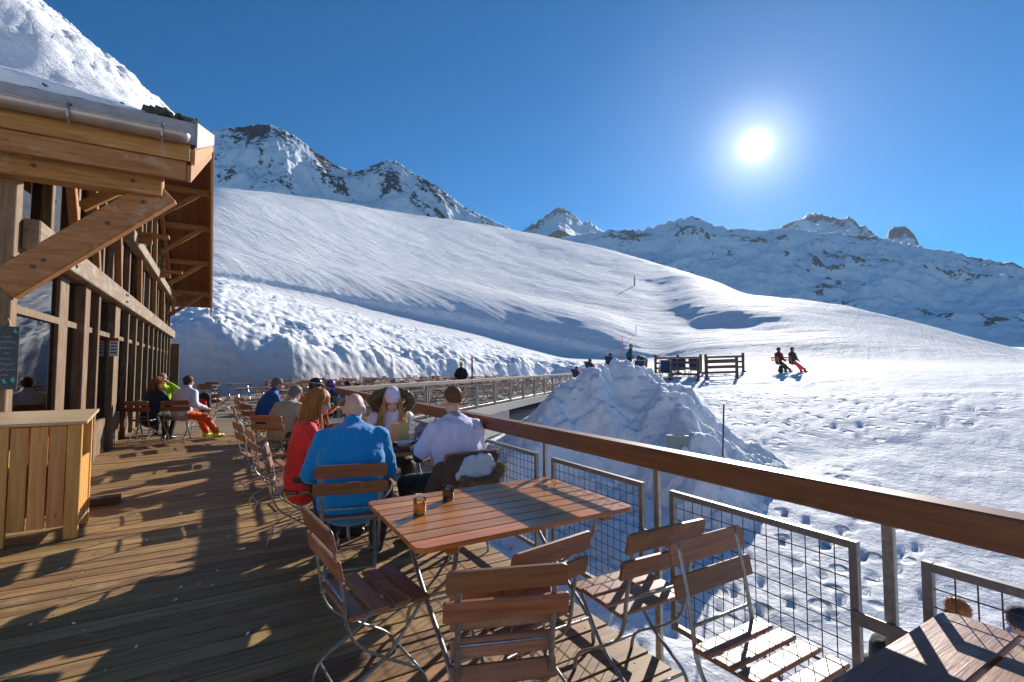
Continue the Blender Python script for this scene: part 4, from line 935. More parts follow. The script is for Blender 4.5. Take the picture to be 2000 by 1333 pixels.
def ellip(mb, c, r, M=None, nu=16, nv=10):
    base = len(mb.v); c = Vector(c)
    for i in range(1, nv):
        t = math.pi*i/nv
        for k in range(nu):
            p = 2*math.pi*k/nu; v = Vector((r[0]*math.sin(t)*math.cos(p), r[1]*math.sin(t)*math.sin(p), r[2]*math.cos(t)))
            if M is not None: v = M @ v
            mb.v.append(tuple(c+v))
    for i in range(nv-2):
        for k in range(nu):
            a = base+i*nu+k; b = base+i*nu+(k+1) % nu; mb.f.append((a, a+nu, b+nu, b))
    s0 = len(mb.v)
    for z in (1, -1):
        v = Vector((0, 0, r[2]*z)); v = M @ v if M is not None else v; mb.v.append(tuple(c+v))
    for k in range(nu):
        mb.f.append((s0, base+k, base+(k+1) % nu)); mb.f.append((s0+1, base+(nv-2)*nu+(k+1) % nu, base+(nv-2)*nu+k))
_clouds = bpy.data.textures.new('folds', 'CLOUDS'); _clouds.noise_scale = 0.07; _clouds.noise_depth = 3
_fine = bpy.data.textures.new('fine', 'CLOUDS'); _fine.noise_scale = 0.03; _fine.noise_depth = 1
def skin_mesh(mb, name, voxel, smooth=4, fold=0.0, tex=None):
    """fuse the overlapping shapes into one continuous surface"""
    me = bpy.data.meshes.new(name); me.from_pydata(mb.v, [], mb.f); me.update()
    o = bpy.data.objects.new(name, me); COL.objects.link(o)
    m = o.modifiers.new('r', 'REMESH'); m.mode = 'VOXEL'; m.voxel_size = voxel; m.use_smooth_shade = True
    s = o.modifiers.new('s', 'SMOOTH'); s.iterations = smooth; s.factor = 0.5
    if fold:
        d = o.modifiers.new('d', 'DISPLACE'); d.texture = tex or _clouds; d.strength = fold; d.mid_level = 0.5; d.texture_coords = 'LOCAL'
    dg = bpy.context.evaluated_depsgraph_get(); ev = o.evaluated_get(dg)
    out = bpy.data.meshes.new_from_object(ev); out.name = name
    bpy.data.objects.remove(o); bpy.data.meshes.remove(me)
    if len(out.polygons): out.polygons.foreach_set('use_smooth', [True]*len(out.polygons))
    out.materials.clear()
    return out
def furry(me, n, l, seed=1, r=0.0022):
    rg = random.Random(seed); st = MB(); ps = me.polygons
    for i in range(n):
        p = ps[rg.randrange(len(ps))]; c = p.center; nn = (p.normal+Vector((rg.uniform(-.5, .5), rg.uniform(-.5, .5), rg.uniform(-.6, .3)))).normalized()
        u = nn.cross(Vector((rg.uniform(-1, 1), rg.uniform(-1, 1), rg.uniform(-1, 1)))).normalized()*r
        st.add([c-u, c+u, c+nn*l*rg.uniform(.6, 1.2)+Vector((0, 0, -0.3*l))], [(0, 1, 2)])
    sm = st.mesh('fur'); 
    bm = bmesh.new(); bm.from_mesh(me); bm.from_mesh(sm); bm.to_mesh(me); bm.free()
def ik(a, t, l1, l2, pole):
    a, t, pole = Vector(a), Vector(t), Vector(pole)
    d = t-a; L = min(max(d.length, 0.05), (l1+l2)*0.995); d = d.normalized(); t = a+d*L
    x = (l1*l1-l2*l2+L*L)/(2*L); h = math.sqrt(max(l1*l1-x*x, 0)); p = (pole-d*pole.dot(d)).normalized()
    return a+d*x+p*h, t
def hand(mb, wrist, d, nrm, s, side, curl=0.7):
    """palm, four curled fingers of different length and a thumb from the palm's side"""
    d = Vector(d).normalized(); nrm = Vector(nrm); nrm = (nrm-d*nrm.dot(d)).normalized(); lat = d.cross(nrm)*side
    wrist = Vector(wrist)
    capsule(mb, wrist, wrist+d*0.075*s, 0.024*s, 0.027*s, lat, 1.45)
    for i, l in enumerate((0.068, 0.078, 0.072, 0.056)):
        b = wrist+d*(0.088-0.004*abs(i-1.3))*s+lat*(0.031-0.0205*i)*s; p = b; r = 0.0088*s; ang = 0.15
        for j, f in enumerate((0.45, 0.32, 0.23)):
            ang += curl*(0.55 if j == 0 else 0.75); v = d*math.cos(ang)-nrm*math.sin(ang); q = p+v*l*f*s
            capsule(mb, p, q, r, r*0.92, None, 1.0, 8); p = q; r *= 0.92
    b = wrist+d*0.022*s+lat*0.034*s; q = b+(d*0.6+lat*0.7-nrm*0.25).normalized()*0.042*s; e = q+(d*0.85+lat*0.2-nrm*0.45).normalized()*0.032*s
    capsule(mb, b, q, 0.0125*s, 0.0105*s, None, 1, 8); capsule(mb, q, e, 0.0105*s, 0.008*s, None, 1, 8)
def person(loc, heading, label, top, pants, shoes=None, hair=None, group=None, s=1.0, seat=0.47, stand=False, lean=0.1, curve=0.15, twist=0.0,
           look=(0, 0), head_tilt=0.0, hl=(-0.2, 0.35, 0.74), hr=(0.2, 0.35, 0.74), fl=(-0.12, 0.45), fr=(0.12, 0.42), fz=0.0, puff=0.02, sleeve='long', near=False, voxel=None,
           hat=None, hatmat=None, fingers=True, fold=0.02, collar=True, hem=0.0, gloves=None, elbow=(0.5, -0.45, -0.8), knee=(0, 0.6, 0.8), spread=0.1, undersleeve=None, collarmat=None, width=1.0):
    v = voxel or (0.013 if near else 0.022)
    o = tag(empty('person', loc, R(-heading)), label, 'person', group)
    o.scale = (s, s, s)
    Pz = (seat/s+0.095) if not stand else 0.93
    Pv = Vector((0, 0, Pz))
    def sp(l, ang): return Vector((0, math.sin(ang), math.cos(ang)))*l
    mid = Pv+sp(0.24, lean); N = mid+sp(0.27, lean+curve)
    tw = Matrix.Rotation(twist, 3, 'Z'); X = tw @ Vector((1, 0, 0))
    hq = Matrix.Rotation(-look[0]+twist, 3, 'Z') @ Matrix.Rotation(-look[1], 3, 'X') @ Matrix.Rotation(head_tilt, 3, 'Y')
    neck = N+sp(0.035, lean+curve*0.6); nt_ = neck+sp(0.03, max(0, lean+curve)*0.6+look[1]*0.3)
    Hc = nt_+hq @ Vector((0, 0.03, 0.105))
    # ---- the body: one continuous surface
    mb = MB()
    ellip(mb, Hc+hq @ Vector((0, -0.012, 0.03)), (0.075, 0.096, 0.098), hq); ellip(mb, Hc+hq @ Vector((0, 0.035, -0.045)), (0.056, 0.058, 0.078), hq)
    ellip(mb, Hc+hq @ Vector((0, 0.062, -0.082)), (0.030, 0.030, 0.024), hq)
    capsule(mb, Hc+hq @ Vector((0, 0.088, 0.012)), Hc+hq @ Vector((0, 0.108, -0.022)), 0.009, 0.0135)
    for sx in (-1, 1): ellip(mb, Hc+hq @ Vector((0.081*sx, -0.012, -0.008)), (0.014, 0.022, 0.034), hq)
    for sx in (-1, 1): ellip(mb, Hc+hq @ Vector((0.036*sx, 0.066, -0.028)), (0.022, 0.02, 0.022), hq)
    capsule(mb, N-sp(0.04, lean), Hc+hq @ Vector((0, -0.015, -0.05)), 0.060, 0.052)
    sh = [N-sp(0.075, lean+curve)+X*0.172*sx*width for sx in (-1, 1)]
    hip = [Pv+Vector((0.095*sx, 0.0, -0.01)) for sx in (-1, 1)]
    def torso(m, g, belly=0.0):
        capsule(m, Pv, mid, 0.118+g, 0.112+g+belly, X, 1.38*width); capsule(m, mid, N-sp(0.10, lean+curve), 0.115+g+belly*0.6, 0.112+g, X, 1.45*width)
        capsule(m, sh[0], sh[1], 0.060+g*0.9, 0.060+g*0.9)
        for q in sh: capsule(m, q*0.75+N*0.25, neck-sp(0.005, lean), 0.052+g*0.8, 0.045+g*0.35)
        capsule(m, N-sp(0.08, lean+curve), N-sp(0.0, lean), 0.085+g*0.6, 0.062+g*0.5, X, 1.5)
    torso(mb, 0.0)
    arms = []
    for i, (sx, tgt) in enumerate(((-1, hl), (1, hr))):
        pole = Vector((elbow[0]*sx, elbow[1], elbow[2])); tg = Vector(tgt)
        if not stand: tg.z = tg.z/s
        e, w_ = ik(sh[i], tg, 0.285, 0.25, pole); arms.append((sh[i], e, w_))
        capsule(mb, sh[i], e, 0.050, 0.040); capsule(mb, e, w_, 0.040, 0.026)
    legs = []
    for i, (sx, ft) in enumerate(((-1, fl), (1, fr))):
        an = Vector((ft[0], ft[1], 0.085+(ft[2] if len(ft) > 2 else fz)))
        kp = Vector((knee[0]*sx+spread*sx, knee[1], knee[2])); k_, an = ik(hip[i], an, 0.43, 0.42, kp); legs.append((hip[i], k_, an))
        capsule(mb, hip[i], k_, 0.078, 0.054); capsule(mb, k_, an, 0.052, 0.036); capsule(mb, an+Vector((0, -0.03, -0.04)), an+Vector((0, 0.13, -0.055)), 0.035, 0.028, Vector((1, 0, 0)), 1.25)
    body = skin_mesh(mb, 'body', v, 2)
    hm = MB()
    if fingers:
        for i, (a, e, w_) in enumerate(arms): hand(hm, w_, w_-e, Vector((0, 0.3, 1)), 1.0, 1 if i == 0 else -1)
        hmesh = skin_mesh(hm, 'hands', 0.0045 if near else 0.007, 1)
    else:
        for a, e, w_ in arms: capsule(hm, w_, w_+(w_-e).normalized()*0.12, 0.03, 0.028, None, 1, 8)
        hmesh = skin_mesh(hm, 'hands', 0.015, 1)
    bm = bmesh.new(); bm.from_mesh(body); bm.from_mesh(hmesh); bm.to_mesh(body); bm.free(); bpy.data.meshes.remove(hmesh)
    body.polygons.foreach_set('use_smooth', [True]*len(body.polygons))
    ob = link('body', body, o, mat=M_SKIN)
    if gloves: pass
    # ---- clothes
    g = puff
    m = MB(); torso(m, g, 0.01)
    hemz = Pv+Vector((0, 0.02, -0.02-hem)); capsule(m, Pv, hemz, 0.128+g, 0.13+g, Vector((1, 0, 0)), 1.32*width)
    for a, e, w_ in arms:
        if sleeve == 'long': capsule(m, a, e, 0.058+g, 0.046+g); capsule(m, e, e+(w_-e)*0.93, 0.047+g, 0.034+g*0.7)
        else: capsule(m, a, a+(e-a)*0.72, 0.058+g, 0.056+g)
    if collar: capsule(m, neck-sp(0.045, lean), neck+sp(0.012, lean+0.1), 0.086+g*0.4, 0.074+g*0.25)
    link('jacket' if sleeve == 'long' else 'shirt', skin_mesh(m, 'jacket', v, 9 if near else 4, fold), o, mat=top)
    if collarmat:
        m = MB(); capsule(m, neck-sp(0.055, lean), neck+sp(-0.004, lean+0.1), 0.088, 0.070); link('collar', skin_mesh(m, 'collar', 0.010, 2), o, mat=collarmat)
    if undersleeve:
        m = MB()
        for a, e, w_ in arms: capsule(m, a+(e-a)*0.55, e, 0.052, 0.047); capsule(m, e, e+(w_-e)*0.95, 0.047, 0.032)
        link('undershirt', skin_mesh(m, 'undershirt', v, 2), o, mat=undersleeve)
    m = MB(); capsule(m, Pv+Vector((0, -0.01, -0.01)), Pv+Vector((0, 0, 0.06)), 0.122, 0.118, Vector((1, 0, 0)), 1.36)
    for a, k_, an in legs: capsule(m, a, k_, 0.094+g*0.5, 0.068+g*0.4); capsule(m, k_, an+Vector((0, 0, 0.03)), 0.066+g*0.4, 0.058+g*0.4)
    link('trousers', skin_mesh(m, 'trousers', v, 3, fold*0.8), o, mat=pants)
    for a, k_, an in legs:
        m = MB(); f = Vector((0, 1, 0)); capsule(m, an+Vector((0, -0.035, -0.045)), an+Vector((0, 0.15, -0.050)), 0.043, 0.036, Vector((1, 0, 0)), 1.25); capsule(m, an+Vector((0, -0.01, -0.04)), an+Vector((0, -0.005, 0.09)), 0.056, 0.060)
        link('boot', skin_mesh(m, 'boot', max(v, 0.014), 2), o, mat=shoes or M_BOOT)
    # ---- head wear, hair, face
    rg = random.Random(hash(label) % 1000 if False else len(label)*7)
    def capmesh(r, zc, grow, tex=0.0, low=-0.02, back=-0.06):
        mm = MB(); ellip(mm, Hc+hq @ Vector((0, -0.018, zc)), r, hq, 20, 14); return mm
    if hair:
        style, hmat = hair
        m = MB()
        if style == 'crop':
            ellip(m, Hc+hq @ Vector((0, -0.020, 0.042)), (0.0795, 0.098, 0.092), hq, 24, 16); hm_ = skin_mesh(m, 'hair', 0.009, 1, 0.004, _fine); furry(hm_, 2600, 0.010, 3, 0.0012); link('hair', hm_, o, mat=hmat)
        elif style == 'short':
            ellip(m, Hc+hq @ Vector((0, -0.024, 0.040)), (0.088, 0.104, 0.098), hq, 24, 16); ellip(m, Hc+hq @ Vector((0, -0.07, -0.02)), (0.068, 0.045, 0.06), hq)
            hm_ = skin_mesh(m, 'hair', 0.010, 1, 0.016, _fine); furry(hm_, 500, 0.022, 5, 0.003); link('hair', hm_, o, mat=hmat)
        elif style in ('long', 'bob'):
            ellip(m, Hc+hq @ Vector((0, -0.022, 0.038)), (0.086, 0.103, 0.098), hq, 24, 16)
            base = skin_mesh(m, 'hair', 0.010, 1, 0.008, _fine)
            st = MB(); Ln = 0.40 if style == 'long' else 0.17
            for i in range(230 if near else 90):
                t = rg.uniform(-1, 1); side = t*2.35           # angle round the head from the back
                p0 = Vector((0.02*math.sin(side), -0.03-0.02*math.cos(side), 0.136)); r0 = rg.uniform(0.93, 1.12)
                p1 = Vector((0.085*math.sin(side)*r0, -0.02-0.10*math.cos(side)*r0, 0.07)); p2 = Vector((0.098*math.sin(side)*r0, -0.022-0.108*math.cos(side)*r0, -0.03))
                l = Ln*rg.uniform(0.6, 1.05)
                wob = rg.uniform(-0.03, 0.03)
                q0, q1, q2 = (Hc+hq @ p for p in (p0, p1, p2)); out_ = (hq @ Vector((math.sin(side), -math.cos(side)*0.8, 0))).normalized()
                q3 = q2+Vector((0, 0, -1))*l*0.45+out_*(0.03+wob*0.5); q4 = q2+Vector((0, 0, -1))*l*0.8+out_*(0.045+wob)+X*rg.uniform(-0.03, 0.03); q5 = q2+Vector((0, 0, -1))*l+out_*(0.03+wob*1.3)+X*rg.uniform(-0.04, 0.04)
                st.tube(bez([q0, q1, q2, q3, q4, q5], 3), [0.0055]*10+[0.005, 0.0045, 0.004, 0.003, 0.002, 0.001][:6] if False else 0.0048, 4, True)
            sm = st.mesh('strands', smooth=True)
            bm = bmesh.new(); bm.from_mesh(base); bm.from_mesh(sm); bm.to_mesh(base); bm.free(); base.polygons.foreach_set('use_smooth', [True]*len(base.polygons))
            link('hair', base, o, mat=hmat)
    if hat == 'helmet':
        m = MB(); ellip(m, Hc+hq @ Vector((0, -0.015, 0.045)), (0.108, 0.128, 0.112), hq, 24, 16); ellip(m, Hc+hq @ Vector((0, -0.055, -0.02)), (0.100, 0.075, 0.08), hq)
        h_ = link('helmet', skin_mesh(m, 'helmet', 0.012, 3), o, mat=hatmat)
        ring = []
        for k in range(17): t = -math.pi*0.72+k/16*math.pi*1.44; ring.append(Hc+hq @ Vector((0.112*math.sin(t), 0.0-0.02+0.130*math.cos(t)*-1, 0.05)))
        MB().tube(ring, 0.012, 6, flat=(0.4, 1.2)).obj('goggle_strap', M_RIM, h_, smooth=True)
    elif hat == 'beanie':
        m = MB(); ellip(m, Hc+hq @ Vector((0, -0.016, 0.062)), (0.092, 0.110, 0.108), hq, 24, 16); h_ = link('beanie', skin_mesh(m, 'beanie', 0.010, 2, 0.006, _fine), o, mat=hatmat)
    elif hat == 'cap':
        m = MB(); ellip(m, Hc+hq @ Vector((0, -0.016, 0.058)), (0.086, 0.104, 0.085), hq, 24, 16); capsule(m, Hc+hq @ Vector((0, 0.07, 0.045)), Hc+hq @ Vector((0, 0.15, 0.035)), 0.010, 0.008, hq @ Vector((1, 0, 0)), 6.0)
        link('cap', skin_mesh(m, 'cap', 0.009, 2), o, mat=hatmat)
    if near or fingers:
        for sx in (-1, 1):
            m = MB(); ellip(m, Hc+hq @ Vector((0.031*sx, 0.083, 0.008)), (0.0125, 0.006, 0.005), hq, 10, 6); m.obj('eye', M_EYE, ob, smooth=True)
            m = MB(); capsule(m, Hc+hq @ Vector((0.016*sx, 0.094, 0.026)), Hc+hq @ Vector((0.046*sx, 0.083, 0.028)), 0.0035, 0.0025, None, 1, 6); m.obj('eyebrow', (hair[1] if hair else M_DARKH), ob, smooth=True)
        m = MB(); capsule(m, Hc+hq @ Vector((-0.017, 0.088, -0.052)), Hc+hq @ Vector((0.017, 0.088, -0.052)), 0.0055, 0.0055, None, 1, 8); m.obj('mouth', M_LIP, ob, smooth=True)
    o['_n'] = 0; del o['_n']
    return o, dict(Hc=Hc, hq=hq, N=N, neck=neck, sh=sh, arms=arms, P=Pv, X=X, lean=lean)
G4 = 'people at the table of four'
# the party of four at the second table
person((0.86, 3.90, 0), 14, 'person with a shaven head in a bright blue fleece, back to the camera', M_BLUE, M_BLACK, hair=('crop', M_STUB) if False else None, near=True, fold=0.022, s=1.03, lean=0.22, curve=0.34, look=(0.15, 0.30), puff=0.032, width=1.16, elbow=(0.28, -0.4, -0.9),
       hl=(-0.30, 0.42, 0.80), hr=(0.24, 0.45, 0.80), fl=(-0.16, 0.30), fr=(0.20, 0.34), spread=0.3, hem=0.05)
chair(0.865, 3.885, 14, 'slatted folding chair under the person in the blue fleece')
person((1.78, 3.93, 0), 0, 'person with cropped hair in a lilac polo shirt, back to the camera by the rail', M_LILAC, M_BLACK, hair=('crop', M_STUB), near=True, s=1.02, lean=0.12, curve=0.12, look=(0.0, 0.05), puff=0.026, width=1.08,
       hl=(-0.24, 0.42, 0.79), hr=(0.22, 0.42, 0.79), fl=(-0.30, 0.30), fr=(0.12, 0.40), sleeve='short', spread=0.5, undersleeve=M_BLACK, collarmat=M_GREY, collar=False, fold=0.024)
chair(1.78, 3.93, 0, 'slatted folding chair with a fur-trimmed jacket over it, under the person in lilac')
person((0.62, 4.86, 0), 98, 'person with long auburn hair in a red jacket, looking down at the table', M_RED, M_OLIVE, hair=('long', M_GINGER), near=True, s=1.0, lean=0.10, curve=0.10, look=(0.30, 0.34), puff=0.022,
       hl=(-0.16, 0.36, 0.79), hr=(0.15, 0.38, 0.79), fl=(-0.10, 0.42), fr=(0.12, 0.38), fold=0.024, hem=0.10)
chair(0.60, 4.86, 98, 'slatted folding chair under the person with auburn hair')
o_, J = person((1.64, 5.52, 0), 188, 'person in a white jacket with dark fur hood and pale hat, hand to face', M_WHITEJ, M_OLIVE, hair=('long', M_BLOND), near=True, s=0.98, lean=0.16, curve=0.2, look=(0.15, 0.5), puff=0.03,
       hl=(-0.05, 0.20, 1.06), hr=(0.14, 0.33, 0.80), fl=(-0.12, 0.40), fr=(0.12, 0.36), hat='beanie', hatmat=M_HATW, fold=0.018, hem=0.06)
chair(1.64, 5.54, 188, 'slatted folding chair under the person in the white fur-hooded jacket')
# fur hood standing round that head
fb = MB(); ring = []
for k in range(15):
    t = -math.pi*0.80+k/14*math.pi*1.60
    ring.append(J['Hc']+J['hq'] @ Vector((0.205*math.sin(t), -0.03-0.02*math.cos(t), 0.115*math.cos(t)-0.02)))
fb.tube(bez(ring, 2), 0.052, 10)
ellip(fb, J['Hc']+J['hq'] @ Vector((0, -0.10, -0.03)), (0.135, 0.07, 0.13), J['hq'])
fm = skin_mesh(fb, 'fur_hood', 0.012, 2, 0.02, _fine)
furry(fm, 2600, 0.032, 4)
link('fur_hood', fm, o_, mat=M_FUR)
# jacket hung on the chair of the person in lilac
jk = tag(empty('hung_jacket', (1.78, 3.93, 0)), 'dark brown jacket with pale blue lining and fur-trimmed hood hung over the chair back', 'jacket')
m = MB(); capsule(m, (-0.20, -0.285, 0.80), (0.20, -0.285, 0.80), 0.045, 0.045); capsule(m, (-0.14, -0.30, 0.76), (-0.20, -0.31, 0.42), 0.07, 0.06, (1, 0, 0), 1.6); capsule(m, (0.14, -0.30, 0.76), (0.15, -0.31, 0.56), 0.055, 0.05, (1, 0, 0), 1.6)
capsule(m, (-0.25, -0.22, 0.72), (-0.33, -0.10, 0.38), 0.07, 0.075); capsule(m, (0.0, -0.31, 0.74), (0.0, -0.315, 0.60), 0.06, 0.05, (1, 0, 0), 2.0)
link('shell', skin_mesh(m, 'shell', 0.013, 3, 0.02), jk, mat=M_BROWN)
m = MB(); ellip(m, (-0.03, -0.355, 0.735), (0.13, 0.05, 0.10), None); ellip(m, (0.07, -0.36, 0.74), (0.10, 0.05, 0.115), None); ellip(m, (-0.12, -0.36, 0.69), (0.07, 0.04, 0.05), None); ellip(m, (0.10, -0.365, 0.68), (0.08, 0.05, 0.06), None)
link('hood_lining', skin_mesh(m, 'hood_lining', 0.009, 1, 0.05), jk, mat=M_LBLUE)
m = MB(); pts = [(-0.16, -0.40, 0.66), (-0.06, -0.43, 0.63), (0.06, -0.43, 0.635), (0.16, -0.41, 0.68), (0.215, -0.37, 0.75)]
m.tube(bez(pts, 4), 0.040, 10); fm = skin_mesh(m, 'fur_trim', 0.011, 2, 0.016, _fine); furry(fm, 1900, 0.034, 9); link('fur_trim', fm, jk, mat=M_TANFUR)
# bag heap on their table
bgp = tag(empty('carrier_bag', (1.86, 4.93, 0.7455)), 'crumpled grey bag with a white trim piled on the laden table', 'bag')
m = MB(); ellip(m, (0, 0.03, 0.07), (0.13, 0.10, 0.075)); ellip(m, (-0.04, 0.04, 0.13), (0.075, 0.07, 0.075)); ellip(m, (0.06, 0.03, 0.12), (0.06, 0.06, 0.07)); link('body', skin_mesh(m, 'body', 0.011, 1, 0.035, _fine), bgp, mat=M_GREY)
MB().tube(bez([(-0.15, -0.09, 0.07), (-0.08, -0.12, 0.045), (-0.01, -0.12, 0.07), (0.06, -0.12, 0.06), (0.10, -0.10, 0.11), (0.11, -0.06, 0.16)], 4), 0.011, 6).obj('trim', M_WHITE, bgp, smooth=True)
# behind them
GB = 'people at the middle tables'
person((0.72, 8.05, 0), 40, 'person in a beige jacket hunched over, half hidden behind the auburn hair', M_BEIGE, M_OLIVE, hair=('short', M_GREYH), s=1.0, lean=0.30, curve=0.45, look=(0.1, 0.5), hl=(-0.2, 0.4, 0.8), hr=(0.2, 0.42, 0.8), fingers=False, hat='cap', hatmat=M_BEIGE)
chair(0.70, 8.03, 40, 'slatted folding chair under the hunched person in beige')
person((1.22, 9.35, 0), 62, 'person in an orange jacket and black ski helmet, leaning an arm on the table', M_ORANGE, M_BLACK, s=1.0, lean=0.22, curve=0.25, look=(0.1, 0.15), hl=(-0.15, 0.45, 0.8), hr=(0.2, 0.50, 0.79), hat='helmet', hatmat=M_HELM, hair=('short', M_BROWNH))
chair(1.20, 9.34, 62, 'slatted folding chair under the helmeted person in orange')
person((0.62, 10.35, 0), 70, 'person in a royal blue jacket seated side-on, grey hair', M_RBLUE, M_BLACK, hair=('short', M_GREYH), s=1.03, lean=0.24, curve=0.3, look=(0.1, 0.25), hl=(-0.2, 0.42, 0.78), hr=(0.2, 0.42, 0.78))
chair(0.60, 10.34, 70, 'slatted folding chair under the person in royal blue')
person((1.85, 11.3, 0), 200, 'small dark-haired child facing the helmeted diner', M_NAVY, M_BLACK, hair=('short', M_DARKH), s=0.82, lean=0.1, look=(0, 0.2), hl=(-0.15, 0.3, 0.8), hr=(0.15, 0.3, 0.8), fingers=False)
chair(1.85, 11.3, 200, 'slatted folding chair under the dark-haired child')
person((2.20, 11.75, 0), 245, 'child in a purple helmet with an orange collar and blue jacket', M_RBLUE, M_NAVY, s=0.86, lean=0.12, look=(0, 0.15), hl=(-0.12, 0.35, 0.82), hr=(0.15, 0.36, 0.82), hat='helmet', hatmat=M_HELM2, hair=('short', M_BROWNH), fingers=False, collarmat=M_ORANGE)
chair(2.20, 11.75, 245, 'slatted folding chair under the child in the purple helmet')
person((2.62, 12.15, 0), 250, 'child in bright blue holding up a camera at the rail corner', M_BLUE, M_NAVY, s=0.82, lean=0.06, look=(0, 0), hl=(-0.07, 0.28, 1.02), hr=(0.08, 0.28, 1.02), hair=('short', M_DARKH), fingers=False)
chair(2.62, 12.15, 250, 'slatted folding chair under the child holding up a camera')
# the three against the chalet front
person((-1.33, 12.62, 0), 40, 'person with reddish hair in a navy and grey jacket, back turned, by the chalet glazing', M_NAVY, M_BLACK, hair=('bob', M_GINGER), s=0.98, lean=0.12, curve=0.2, look=(0.15, 0.1), hl=(-0.2, 0.4, 0.8), hr=(0.2, 0.4, 0.8), fl=(0.0, 0.40), fr=(0.2, 0.30), puff=0.026, hem=0.12)
chair(-1.40, 12.60, 30, 'slatted folding chair under the person in navy, nearest the chalet wall')
person((-0.78, 12.45, 0), 58, 'person in a white jacket and orange ski trousers sitting turned on a chair', M_WHITEJ, M_ORANGE, shoes=M_NEON, hair=('short', M_BROWNH), s=1.0, lean=0.10, curve=0.18, look=(0.2, 0.05), twist=0.5, hl=(-0.48, 0.18, 0.66), hr=(0.28, 0.34, 0.66), fl=(-0.05, 0.56), fr=(0.22, 0.62), puff=0.028)
chair(-0.84, 12.42, 8, 'slatted folding chair under the person in orange ski trousers')
person((-1.32, 14.35, 0), 168, 'person in a lime green jacket and pale cap raising a drink', M_LIME, M_BLACK, hair=('short', M_GREYH), s=1.02, lean=0.08, look=(-0.3, 0.0), hl=(-0.12, 0.26, 1.16), hr=(0.2, 0.35, 0.8), hat='cap', hatmat=M_BEIGE)
chair(-1.32, 14.37, 175, 'slatted folding chair under the person in lime green')
# ------------------------------------------------------------------ out on the terrace and the snow
def joined(name, parts):
    m = MB()
    for _, me, _ in parts: m.add([v.co[:] for v in me.vertices], [tuple(p.vertices) for p in me.polygons])
    me = m.mesh(name); mats = []
    for _, q, mt in parts:
        if mt not in mats: mats.append(mt)
    for mt in mats: me.materials.append(mt)
    idx = []
    for _, q, mt in parts: idx += [mats.index(mt)]*len(q.polygons)
    me.polygons.foreach_set('material_index', idx); return me
# lighter versions of chair and table for the distance
def far_chair():
    out = []
    for y, z, w in ((-0.255, 0.81, 0.5), (-0.225, 0.68, 0.5)):
        out.append(('s', MB().box((-w/2, y-0.01, z-0.045), (w/2, y+0.01, z+0.045)).mesh('s'), M_SLAT))
    for i in range(4): out.append(('s', MB().box((-0.225, -0.19+0.104*i, 0.447), (0.225, -0.11+0.104*i, 0.467)).mesh('s'), M_SLAT))
    for s in (-1, 1):
        out.append(('l', MB().tube([(0.198*s, -0.278, 0.85), (0.198*s, -0.19, 0.40), (0.198*s, 0.0, 0.215), (0.198*s, 0.15, 0.12), (0.198*s, 0.205, 0)], 0.014, 4).mesh('l'), M_STEEL))
        out.append(('l', MB().tube([(0.172*s, 0.205, 0.44), (0.172*s, 0.02, 0.225), (0.172*s, -0.19, 0.105), (0.172*s, -0.232, 0)], 0.013, 4).mesh('l'), M_STEEL))
    return joined('folding_chair', out)
def far_table():
    out = []
    for i in range(6): out.append(('s', MB().box((-0.6, -0.36+0.12*i, 0.72), (0.6, -0.247+0.12*i, 0.745)).mesh('s'), M_TABLE if False else M_SLAT))
    for s in (-1, 1):
        for t in (-1, 1): out.append(('l', MB().tube([(0.42*s+0.012*t, -0.28*t, 0.715), (0.42*s+0.012*t, 0, 0.32), (0.42*s+0.012*t, 0.28*t, 0)], 0.015, 4).mesh('l'), M_STEEL))
        out.append(('b', MB().box((0.42*s-0.03, -0.33, 0.685), (0.42*s+0.03, 0.33, 0.719)).mesh('b'), M_SLAT))
    return joined('slatted_table', out)
FCH, FTB = far_chair(), far_table()
rg = random.Random(21)
ang = math.atan2(dirr.y, dirr.x)
def on_terrace(a, b): return rail2(0)+dirr*a+Vector((-dirr.y, dirr.x, 0))*b
TG = 'empty tables out on the big terrace'; CG = 'empty chairs out on the big terrace'
ORD = 'first second third fourth fifth sixth seventh eighth ninth tenth eleventh twelfth thirteenth fourteenth fifteenth'.split()
ROWN = ('row along the pale railing', 'second row behind pale railing', 'third row behind pale railing', 'fourth row behind pale railing', 'fifth row behind pale railing', 'back row under the snow bank')
n_t = 0
for row, b in enumerate((1.3, 3.6, 6.0, 8.6, 11.4, 14.4)):
    a = 3.0+0.7*row; k_ = 0
    while a < 29-0.3*row:
        p = on_terrace(a+rg.uniform(-0.25, 0.25), b+rg.uniform(-0.2, 0.2))
        if p.y > 13.5 and p.x > 1.2:
            rz = ang+rg.uniform(-0.06, 0.06)
            o = link('slatted_table', FTB, None, p, (0, 0, rz)); tag(o, '%s empty table from the near end of the %s' % (ORD[k_], ROWN[row]), 'table', TG); k_ += 1
            for sx, sy in ((-0.3, -1), (0.32, -1), (-0.3, 1), (0.32, 1)):
                if row > 2 and rg.random() < 0.5: continue
                if rg.random() < 0.15: continue
                off = Matrix.Rotation(rz, 3, 'Z') @ Vector((sx+rg.uniform(-0.05, 0.05), sy*rg.uniform(0.50, 0.62), 0))
                c = link('folding_chair', FCH, None, p+off, (0, 0, rz+(math.pi if sy > 0 else 0)+rg.uniform(-0.15, 0.15))); tag(c, '%s %s-side chair of the %s table in the %s' % ('near' if sx < 0 else 'far', 'rail' if sy < 0 else 'bank', ORD[k_-1], ROWN[row]), 'chair', CG)
        a += 2.05
